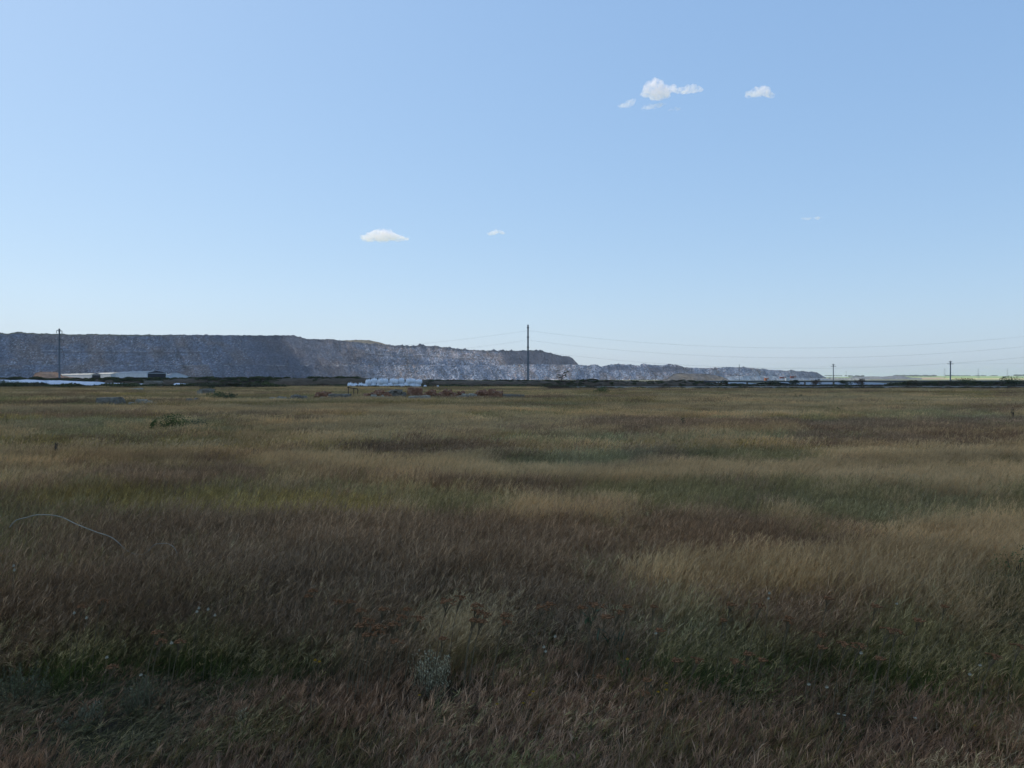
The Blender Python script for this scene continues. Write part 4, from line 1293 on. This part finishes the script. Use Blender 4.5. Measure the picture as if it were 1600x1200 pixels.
# ------------------------------------------------------------------ foreground plants
M_YSTEM = noise_mat("yarrow_stem", (0.1, 0.075, 0.04), (0.18, 0.14, 0.08), 20, 0.9, 0)
M_YHEAD = noise_mat("dried_yarrow_head", (0.11, 0.05, 0.02), (0.3, 0.14, 0.06), 60, 0.95, 0)
M_YLEAF = noise_mat("yarrow_leaf", (0.04, 0.045, 0.025), (0.09, 0.1, 0.05), 30, 0.9, 0)
M_WFLOW = noise_mat("white_flower", (0.34, 0.3, 0.21), (0.5, 0.45, 0.33), 60, 0.9, 0)
M_YFLOW = noise_mat("yellow_flower", (0.3, 0.17, 0.015), (0.42, 0.26, 0.03), 60, 0.9, 0)


def yarrow_proto(seed, h=.46, R_=.038):
    g = random.Random(seed)
    e = empty("yarrow", (0, 0, 0), "x", "yarrow", "dried rust brown yarrows in the foreground grass")
    bm = bmesh.new()
    lx = .07 * h / .46
    pts = [(0, 0, -.02), (lx * .25, 0, h * .4), (lx * .6, 0, h * .7), (lx, 0, h * .9)]
    add_tube(bm, pts, [.0028, .0025, .002, .0018], 6)
    hb = bmesh.new()
    for k in range(13):
        a = g.uniform(0, 6.28); r = R_ * math.sqrt(g.random())
        tx, ty = lx + r * math.cos(a) + .01, r * math.sin(a); tz = h * .985 + g.uniform(-.006, .004) - r * r * 3
        add_tube(bm, [(lx * .93, 0, h * .86 + g.uniform(-.02, .02)), (lx + (tx - lx) * .5, ty * .5, h * .93), (tx, ty, tz)], [.0014, .0011, .001], 4)
        for j in range(4):
            bx = tx + g.uniform(-.009, .009); by = ty + g.uniform(-.009, .009)
            m = Matrix.Translation((bx, by, tz + g.uniform(0, .004))) @ Matrix.Diagonal((1, 1, .75, 1))
            bmesh.ops.create_icosphere(hb, subdivisions=1, radius=g.uniform(.0035, .0058), matrix=m)
    link("flower_head", bm_mesh("flower_head", hb), M_YHEAD, e)
    lb = bm
    for k in range(6):
        z = h * g.uniform(.1, .45); a = g.uniform(0, 6.28); L = g.uniform(.03, .06); x0 = lx * (z / h)
        for s in range(5):
            t = s / 5
            p = Vector((x0 + math.cos(a) * L * t, math.sin(a) * L * t, z + L * t * .6))
            for sg in (-1, 1):
                q = p + Vector((-math.sin(a) * sg * .007, math.cos(a) * sg * .007, .004))
                lb.faces.new([lb.verts.new(p), lb.verts.new(p + Vector((0, 0, .003))), lb.verts.new(q)])
    link("stem", bm_mesh("stem", bm), M_YSTEM, e)
    return e


def place(proto, used, px, py, h, label, sc=1.0, rz=0.0, group=None, hproto=.46):
    d = (EYE - h) * F / (py - HOR)
    e = proto if not used[0] else copy_tree(proto)
    used[0] = True
    x = X(px, d) - .07 * sc
    g_ = gz(x, d)
    k = h / hproto
    e.location = (x, d, g_ * 0.9)
    e.scale = (sc, sc, k)
    e.rotation_euler = (0, 0, rz)
    e['label'] = label
    if group: e['group'] = group
    return e


Y1 = [yarrow_proto(k, .46, r) for k, r in ((1, .04), (2, .03), (3, .05))]
USED = [[False], [False], [False]]
YAR = [
    # px, py of the head, height, kind, scale, label
    (698, 935, .5, 2, 1.1, "tallest dark dried yarrow standing over the pale grass tuft"), (715, 932, .5, 0, .8, "small dark yarrow head touching the tallest one on its right"),
    (568, 966, .46, 0, 1.0, None), (560, 975, .45, 1, 1.0, None), (577, 978, .44, 0, .9, None), (590, 975, .45, 1, 1.0, None), (583, 985, .43, 0, 1.0, None), (570, 990, .42, 1, .9, None), (596, 949, .47, 1, .9, None), (563, 949, .47, 1, .8, None),
    (622, 960, .46, 0, .9, None), (614, 970, .45, 1, 1.0, None), (648, 965, .46, 0, .9, None), (617, 1000, .4, 2, .8, "low drooping rust yarrow under the middle clump"),
    (743, 941, .48, 1, 1.0, None), (742, 955, .46, 0, .9, None), (752, 960, .45, 0, 1.0, None), (749, 968, .44, 1, .9, None), (738, 965, .45, 1, .8, None),
    (788, 958, .46, 1, 1.0, None), (785, 968, .44, 0, .9, None),
    (846, 944, .47, 2, .9, "reddish yarrow between the middle and the right dark one"), (858, 942, .47, 1, .8, None),
    (907, 946, .47, 1, .8, None), (930, 942, .48, 2, 1.0, "wide flat dark yarrow above the blue green leaf"), (946, 962, .45, 1, 1.1, None), (963, 953, .46, 0, .8, None), (978, 945, .47, 1, .8, None),
    (1030, 982, .42, 1, .8, None), (1084, 1026, .4, 0, .8, None), (1055, 1026, .4, 1, .8, None), (1150, 1028, .4, 2, .8, "rust red yarrow low in the dark green grass right of centre"), (1167, 1015, .41, 1, .8, None), (1190, 1026, .4, 1, .7, None),
    (1183, 941, .47, 0, .8, None), (1140, 939, .47, 1, .8, None), (1230, 958, .45, 1, .7, None), (1232, 968, .44, 0, .6, None), (1276, 985, .43, 0, .9, None),
    (1320, 1000, .42, 2, .9, "broad rust yarrow in the clump right of centre"), (1340, 1003, .42, 0, .9, None), (1285, 1007, .41, 1, .8, None), (1384, 978, .44, 0, 1.0, None), (1402, 982, .43, 0, .9, None), (1367, 940, .47, 1, .9, None), (1434, 962, .45, 1, .9, None), (1373, 1022, .4, 1, .8, None), (1546, 1016, .4, 0, .9, "single rust yarrow in the dark grass near the right edge"),
    (1292, 928, .48, 1, .8, None), (157, 935, .47, 0, .8, "dark yarrow at the left above the white flower heads"), (128, 943, .46, 1, .7, "smaller dark yarrow left of the one above the white flower heads"), (240, 985, .43, 1, .9, None), (247, 997, .42, 0, .8, None), (278, 998, .42, 1, .8, None), (170, 1038, .38, 1, .8, "low rust yarrow in the dark green grass at the left"),
    (486, 920, .48, 1, .8, None), (480, 928, .47, 1, .7, None), (522, 938, .47, 0, .8, None), (545, 937, .47, 1, .8, None), (1010, 1060, .33, 1, .7, None), (1002, 1078, .32, 0, .7, None), (937, 1054, .35, 1, .7, None),
    (1020, 943, .47, 1, .6, None), (635, 948, .47, 1, .7, None), (690, 995, .42, 1, .7, None), (1475, 940, .46, 1, .7, None), (1590, 1003, .42, 0, .8, None), (1130, 965, .44, 1, .6, None),
]


def clump_label(px, py):
    if px < 300: return "rust yarrow among the small loose group left of centre"
    if px < 553: return "small faint yarrow left of the dense middle clump"
    if px < 660: return "dried rust brown yarrow of the dense middle clump"
    if px < 770: return "dried yarrow right of the tallest one"
    if px < 880: return "dried yarrow of the sparse middle pair"
    if px < 1035 and py < 1000: return "dried dark yarrow around the wide flat one"
    if px < 1035: return "tiny low yarrow in front of the dark green grass"
    if px < 1240 and py > 1000: return "small rust yarrow low in the dark green grass"
    if px < 1250: return "small dim yarrow in the paler grass right of centre"
    if px < 1350: return "rust yarrow next to the broad one right of centre"
    if px < 1450: return "dried rust yarrow of the loose right hand clump"
    return "dim small yarrow near the right edge"


ORD = ["first", "second", "third", "fourth", "fifth", "sixth", "seventh", "eighth", "ninth", "tenth", "eleventh", "twelfth", "thirteenth"]


def ordinal_labels(items, fn):
    groups = {}
    for i, it in enumerate(items):
        if it[-1] is None: groups.setdefault(fn(it[0], it[1]), []).append(i)
    out = {}
    for lb, ids in groups.items():
        for n, i in enumerate(sorted(ids, key=lambda j: items[j][0])):
            out[i] = lb if len(ids) == 1 else "%s from the left, %s" % (ORD[n], lb)
    return out


OL = ordinal_labels(YAR, clump_label)
for i, (px, py, h, k, sc, lb) in enumerate(YAR):
    place(Y1[k], USED[k], px, py, h, lb or OL[i], sc * .95, random.uniform(-.3, .3))


def flower_proto(kind):
    e = empty("wild_flower", (0, 0, 0), "x", "flower", "small pale wild flowers in the grass" if kind == 'w' else "small yellow wild flowers in the grass")
    bm = bmesh.new(); add_tube(bm, [(0, 0, -.02), (.02, 0, .25), (.05, 0, .45)], [.002, .0016, .0013], 5)
    link("stem", bm_mesh("stem", bm), M_YSTEM, e)
    hb = bmesh.new(); g = random.Random(5)
    n = 22 if kind == 'w' else 14
    for j in range(n):
        a = g.uniform(0, 6.28); b = g.uniform(-.2, 1.5)
        dvec = Vector((math.cos(a) * math.cos(b), math.sin(a) * math.cos(b), math.sin(b)))
        c = Vector((.05, 0, .455)); L = .013 if kind == 'w' else .011
        s = dvec.orthogonal().normalized() * .0035
        hb.faces.new([hb.verts.new(c), hb.verts.new(c + dvec * L * .6 + s), hb.verts.new(c + dvec * L), hb.verts.new(c + dvec * L * .6 - s)])
    bmesh.ops.create_icosphere(hb, subdivisions=1, radius=.006, matrix=Matrix.Translation((.05, 0, .455)))
    link("flower_head", bm_mesh("flower_head", hb), M_WFLOW if kind == 'w' else M_YFLOW, e)
    return e


FW = flower_proto('w'); FY = flower_proto('y'); UW = [False]; UY = [False]
WF = [(22, 884, .5, "upper pale flower head at the far left edge of the field"), (25, 890, .5, "lower pale flower head at the far left edge of the field"), (118, 957, .44, "small pale flower left of the larger white one"), (138, 964, .44, "larger white flower head in the left foreground"), (170, 1025, .38, "lone white flower low in the dark grass at left"),
      (310, 955, .44, None), (314, 949, .45, None), (328, 951, .45, None), (339, 960, .44, None), (222, 1054, .35, "tiny white flower above the grey green wormwood"),
      (872, 994, .42, None), (855, 1011, .41, None), (858, 1018, .4, None), (1206, 923, .48, None), (1205, 932, .47, None), (1031, 989, .42, "pale flower under a small rust yarrow right of centre"), (1408, 939, .46, "white flower above the loose right hand yarrow clump"),
      (1350, 1015, .4, "small white flower beside the broad right yarrow"), (1520, 1047, .36, "bright small white flower in the dark grass at right"), (1537, 1034, .37, "dimmer flower just above the bright one at right"), (1269, 1064, .35, None), (1297, 1069, .34, None),
      (1315, 1110, .17, "left of two white flowers on the leafy plant at lower right"), (1326, 1115, .17, "right of two white flowers on the leafy plant at lower right"), (1438, 1119, .16, "pale flower low in the short grass at right"), (270, 1004, .42, "small white flower beside a rust yarrow at left")]


def wlabel(px):
    if px < 400: return "tiny white flower of the scattered group in the left foreground"
    if px < 900: return "tiny pale flower in the grass right of the wormwood tuft"
    if px < 1210: return "pale flower of the upper pair right of centre"
    return "tiny yellowish white flower of the lower pair right of centre"


OL = ordinal_labels(WF, lambda px, py: wlabel(px))
for i, (px, py, h, lb) in enumerate(WF):
    place(FW, UW, px, py, h, lb or OL[i], .62, random.uniform(-.5, .5))
YF = [(499, 1028, .36, "bright yellow flower cluster left of the silvery wormwood"), (503, 1033, .35, "dull yellow flower just under the bright yellow cluster"), (660, 1086, .2, "orange yellow flower at the foot of the silvery wormwood"), (783, 1097, .2, "yellow flower right of the silvery wormwood in short grass"),
      (834, 1087, .22, None), (824, 1100, .2, None), (839, 1078, .24, None), (1025, 1063, .3, "brightest yellow flower at the edge of the dark green grass"), (1047, 1075, .27, None), (1034, 1079, .26, None), (1050, 1068, .28, None), (1102, 1096, .2, "yellow flower low at the edge of the short grass right of centre"),
      (1529, 1127, .15, "orange flower in the short grass at lower right"), (1388, 1195, .12, "yellow flower at the bottom edge of the picture"), (986, 1028, .37, "tiny yellow flower in tall grass right of centre")]
YLB = lambda px, py: ("small yellow flower of the trio left of the dark green stand" if px < 900 else "small yellow flower around the brightest one right of centre")
OL = ordinal_labels(YF, YLB)
for i, (px, py, h, lb) in enumerate(YF):
    place(FY, UY, px, py, h, lb or OL[i], .75, random.uniform(-.5, .5))


def wormwood(px, pyb, w, h, label, seed, c1=(0.28, 0.29, 0.24), c2=(0.52, 0.54, 0.48), n=34, lean=.15):
    """silvery plant: upright stems set with short narrow leaves"""
    d = EYE * F / (pyb - HOR); x = X(px, d); z = gz(x, d)
    e = empty("wormwood", (x, d, z), label, "wormwood")
    g = np.random.default_rng(seed); r = random.Random(seed)
    bm = bmesh.new(); P, A = [], []
    for k in range(n):
        a = r.uniform(0, 6.28); rr = w * .5 * math.sqrt(r.random()); hh = h * r.uniform(.5, 1.15) * (1 - .2 * (rr / (w * .5)) ** 2)
        p0 = Vector((rr * .3 * math.cos(a), rr * .3 * math.sin(a), 0)); p2 = Vector((rr * math.cos(a) + lean * hh, rr * math.sin(a), hh)); p1 = (p0 + p2) / 2 + Vector((rr * .15 * math.cos(a), rr * .15 * math.sin(a), 0))
        add_tube(bm, [p0, p1, p2], [.0022, .0018, .001], 4)
        m = 26
        for j in range(m):
            t = .25 + .75 * j / m
            q = p0 * (1 - t) ** 2 + p1 * 2 * t * (1 - t) + p2 * t * t
            P.append(q); A.append(r.uniform(0, 6.28))
    link("stem", bm_mesh("stem", bm), M_YSTEM, e)
    P = np.array([tuple(p) for p in P]); A = np.array(A); N = len(P)
    dv = np.stack([np.cos(A), np.sin(A), g.uniform(.5, 1.6, N)], 1); dv /= np.linalg.norm(dv, axis=1, keepdims=True)
    L = g.uniform(.012, .024, (N, 1)); s = np.cross(dv, g.normal(0, 1, (N, 3))); s /= np.linalg.norm(s, axis=1, keepdims=True); s *= .0027
    V = np.stack([P - s * .5, P + dv * L * .6 - s, P + dv * L, P + dv * L * .6 + s], 1).reshape(-1, 3)
    t = g.random((N, 1)); C = (np.array(c1) * (1 - t) + np.array(c2) * t) * np.array((1.25, 1.05, 0.74))
    link("foliage", mesh_np("foliage", V, np.arange(N * 4).reshape(-1, 4), np.repeat(C, 4, 0)), M_PLANT, e)
    return e


wormwood(667, 1100, .22, .25, "silvery grey wormwood tuft at the front edge of the tall grass", 1, n=70, lean=.1)
wormwood(365, 1150, .05, .17, "small upright silvery sprig in the left foreground", 2, n=7, lean=.35)
wormwood(120, 1150, .2, .14, "small dull wormwood cushion at the lower left", 3, (0.1, 0.115, 0.09), (0.2, 0.22, 0.18), 30)
wormwood(215, 1120, .26, .17, "wider grey green wormwood cushion below the left tall grass", 4, (0.08, 0.1, 0.075), (0.18, 0.2, 0.15), 40)
wormwood(30, 1105, .3, .2, "green grey wormwood cushion at the left edge", 5, (0.08, 0.1, 0.07), (0.17, 0.2, 0.14), 44)
wormwood(862, 1110, .12, .12, "small green grey wormwood right of the silvery tuft", 6, (0.07, 0.09, 0.05), (0.15, 0.18, 0.11), 20)
wormwood(1062, 1190, .14, .1, "low grey wormwood at the bottom of the picture right of centre", 7, (0.12, 0.14, 0.13), (0.22, 0.25, 0.23), 22)
wormwood(1590, 1190, .16, .12, "low grey wormwood in the bottom right corner", 8, (0.13, 0.14, 0.14), (0.24, 0.25, 0.24), 22)


def leafy(px, pyb, w, h, label, c1, c2, seed, n=60, L=.07, wd=.012, hb=0.0):
    c1 = tuple(a * b for a, b in zip(c1, (1.3, 1.05, .75))); c2 = tuple(a * b for a, b in zip(c2, (1.3, 1.05, .75)))
    d = EYE * F / (pyb - HOR); x = X(px, d)
    e = empty("leafy_plant", (x, d, gz(x, d)), label, "plant")
    g = np.random.default_rng(seed)
    base = np.column_stack([g.normal(0, w * .25, n), g.normal(0, w * .25, n), np.full(n, hb) + g.uniform(0, h * .6, n)])
    V, _ = strands(base, g.uniform(.5, 1, n) * L, g.uniform(0, 6.28, n), g.uniform(.4, 1.2, n), np.full(n, wd), 4, lambda t: .15 + np.sin(np.clip(t * .92 + .06, 0, 1) * math.pi))
    t = g.random((n, 1, 1, 1)); C = np.broadcast_to(np.array(c1) * (1 - t) + np.array(c2) * t, V.shape)
    link("foliage", mesh_np("foliage", V.reshape(-1, 3), strip_quads(n, 4), C.reshape(-1, 3)), M_PLANT, e)
    bm = bmesh.new()
    for k in range(4): add_tube(bm, [(0, 0, -.02), (random.uniform(-.2, .2) * w, random.uniform(-.2, .2) * w, hb + h * .7)], .0025, 5)
    link("stem", bm_mesh("stem", bm), M_YSTEM, e)


leafy(922, 1075, .07, .18, "blue green broad leaved plant under the wide flat yarrow", (0.05, 0.09, 0.065), (0.1, 0.16, 0.115), 1, 8, .08, .016, hb=.3)
leafy(955, 1078, .12, .15, "dark blue green leaves low behind the front of the tall grass", (0.03, 0.05, 0.035), (0.07, 0.1, 0.065), 2, 14, .09, .01, hb=.18)
leafy(1312, 1165, .12, .12, "leafy dark green plant with two white flowers at lower right", (0.03, 0.05, 0.02), (0.08, 0.11, 0.05), 3, 70, .07, .009)
leafy(700, 1125, .3, .05, "low green leaves in front of the silvery wormwood", (0.05, 0.06, 0.022), (0.12, 0.135, 0.05), 4, 110, .06, .008)
leafy(975, 1100, .06, .3, "tall thin green stalk with narrow leaves right of centre", (0.06, 0.09, 0.04), (0.12, 0.16, 0.08), 5, 26, .06, .007, hb=.06)


# ------------------------------------------------------------------ sky: clouds
def cloud_mat(name, dens, nscale, thr, aniso=0.2, col=(1, 0.965, 1.0)):
    m = bpy.data.materials.new(name); m.use_nodes = True
    n = m.node_tree.nodes; l = m.node_tree.links
    n.remove(n['Principled BSDF'])
    v = n.new('ShaderNodeVolumePrincipled')
    v.inputs['Color'].default_value = (*col, 1); v.inputs['Anisotropy'].default_value = aniso
    v.inputs['Density'].default_value = dens
    tc = n.new('ShaderNodeTexCoord'); nz = n.new('ShaderNodeTexNoise'); mr = n.new('ShaderNodeMapRange')
    nz.inputs['Scale'].default_value = nscale; nz.inputs['Detail'].default_value = 4
    mr.inputs[1].default_value = thr - .1; mr.inputs[2].default_value = thr + .14; mr.inputs[3].default_value = 0.0; mr.inputs[4].default_value = dens * 1.7
    l.new(tc.outputs['Object'], nz.inputs['Vector']); l.new(nz.outputs[0], mr.inputs[0]); l.new(mr.outputs[0], v.inputs['Density'])
    l.new(v.outputs[0], n['Material Output'].inputs['Volume'])
    return m


def cloud(name, px, py, D, blobs, label, dens, sub=3, seed=1):
    """blobs: (dx px, dy px, rx px, rz px) joined into one lumpy closed body"""
    k = D / F
    bm = bmesh.new()
    g = random.Random(seed)
    for bx, by, rx, rz in blobs:
        bx *= 1.08; rx *= 1.12; rz *= 1.2
        m = Matrix.Translation((bx * k, g.uniform(-.2, .2) * rx * k, -by * k)) @ Matrix.Diagonal((rx * k, rx * k * .9, rz * k, 1))
        bmesh.ops.create_icosphere(bm, subdivisions=sub, radius=1.0, matrix=m)
        for j in range(6):
            a = g.uniform(0, 6.28); e_ = g.uniform(-.3, 1.0); s = g.uniform(.25, .5)
            q = Vector((bx * k + rx * k * .8 * math.cos(a), rx * k * .7 * math.sin(a), -by * k + rz * k * .75 * e_))
            bmesh.ops.create_icosphere(bm, subdivisions=2, radius=1.0, matrix=Matrix.Translation(q) @ Matrix.Diagonal((rx * k * s, rx * k * s, rz * k * s, 1)))
    me = bm_mesh(name, bm, True)
    o = link(name, me, cloud_mat("cloud_vapour", dens, 1 / (8 * k), .47))
    o.location = (X(px, D), D, Z(py, D))
    r = o.modifiers.new("join", 'REMESH'); r.mode = 'VOXEL'; r.voxel_size = 2.2 * k
    tx = bpy.data.textures.new("cloud_lumps", 'CLOUDS'); tx.noise_scale = 7 * k; tx.noise_depth = 5
    dm = o.modifiers.new("lumps", 'DISPLACE'); dm.texture = tx; dm.strength = 10 * k; dm.mid_level = 0.58; dm.texture_coords = 'LOCAL'
    return tag(o, label, "cloud", "small white fair weather clouds")


cloud("cloud", 1027, 143, 4000, [(-4, -6, 14, 9), (-14, 3, 11, 7), (2, 5, 17, 8), (-2, -12, 8, 5), (20, -2, 12, 4), (38, -1, 13, 4), (52, -2, 12, 4.2), (62, -1, 6, 3)], "largest white cloud high on the right with a tail pointing right", .018, seed=1)
cloud("cloud", 980, 164, 4000, [(0, 0, 9, 4.5), (-8, 3, 7, 2.2), (6, -5, 6, 2.4)], "small ragged cloud just left below the largest one", .011, seed=2)
cloud("cloud", 1020, 167, 4000, [(0, 0, 12, 3), (-12, 3, 8, 1.6), (14, -2, 7, 1.8), (30, 4, 10, 1.3)], "thin wisp of cloud hanging under the largest one", .009, seed=3)
cloud("cloud", 1185, 146, 4000, [(0, 0, 14, 6), (-10, 3, 12, 4), (6, -3, 11, 5), (14, 4, 11, 2.6), (-2, -5, 9, 4)], "compact white cloud alone at the upper right", .015, seed=4)
cloud("cloud", 598, 369, 7500, [(0, 2, 20, 6), (-20, 3, 13, 5), (-2, -4, 15, 6), (14, 1, 13, 5), (26, 5, 12, 2.2), (-10, 0, 14, 6)], "low flat based white cloud left of the centre", .012, seed=5)
cloud("cloud", 775, 362.5, 7500, [(0, 0, 7, 3.8), (-8, 2.5, 6, 2.2), (10, 2, 7, 1.6)], "tiny white cloud just left above the centre pole", .012, seed=6)
cloud("cloud", 1266, 341, 7500, [(-8, 0, 7, 1.7), (8, 0.3, 9, 1.9)], "faint streak of cloud in the right half of the sky", .0055, seed=7)


def shade_cloud():
    """an unseen cloud, placed and shaped so its shadow covers field and left heap"""
    alt = 1100.0
    sh = Vector((sd.x / sd.z, sd.y / sd.z)) * alt
    bm = bmesh.new(); g = random.Random(9)
    spots = [(g.uniform(-560, 520), g.uniform(-420, 330)) for k in range(46)] + [(g.uniform(-900, -150), g.uniform(300, 1050)) for k in range(34)]
    dense = bpy.data.materials.new("dense_cloud"); dense.use_nodes = True
    n = dense.node_tree.nodes; l = dense.node_tree.links; n.remove(n['Principled BSDF'])
    d_ = n.new("ShaderNodeBsdfDiffuse"); t_ = n.new("ShaderNodeBsdfTranslucent"); x_ = n.new("ShaderNodeMixShader")
    d_.inputs['Color'].default_value = (.95, .95, .95, 1); t_.inputs['Color'].default_value = (.95, .95, .95, 1); x_.inputs[0].default_value = .55
    l.new(d_.outputs[0], x_.inputs[1]); l.new(t_.outputs[0], x_.inputs[2]); l.new(x_.outputs[0], n['Material Output'].inputs['Surface'])
    spots = [q for q in spots if math.hypot(q[0] + 300, q[1] - 570) > 235]  # gap in the unseen cloud lets the sun onto the leftmost shed
    for gx, gy in spots:
        m = Matrix.Translation((gx + sh.x, gy + sh.y, alt + g.uniform(0, 60))) @ Matrix.Diagonal((g.uniform(150, 240), g.uniform(120, 200), g.uniform(50, 95), 1))
        bmesh.ops.create_icosphere(bm, subdivisions=3, radius=1.0, matrix=m)
    o = link("cloud", bm_mesh("cloud", bm, True), dense)
    r = o.modifiers.new("join", 'REMESH'); r.mode = 'VOXEL'; r.voxel_size = 22
    tag(o, "unseen dense cloud placed overhead to shade the field", "cloud")


shade_cloud()

# ------------------------------------------------------------------ haze
def haze():
    bm = bmesh.new()
    x0, x1, y0, y1, z0, z1 = -9000, 9000, -60, 31000, -62, 85
    add_box(bm, ((x0 + x1) / 2, (y0 + y1) / 2, (z0 + z1) / 2), (x1 - x0, y1 - y0, z1 - z0))
    m = bpy.data.materials.new("haze_air"); m.use_nodes = True
    n = m.node_tree.nodes; l = m.node_tree.links; n.remove(n['Principled BSDF'])
    v = n.new('ShaderNodeVolumePrincipled'); v.inputs['Color'].default_value = (0.9, 0.94, 1.0, 1); v.inputs['Density'].default_value = 1.05e-4; v.inputs['Anisotropy'].default_value = 0.5
    l.new(v.outputs[0], n['Material Output'].inputs['Volume'])
    o = link("haze", bm_mesh("haze", bm), m)
    tag(o, "thin bluish summer haze over the plain", kind='stuff')


haze()
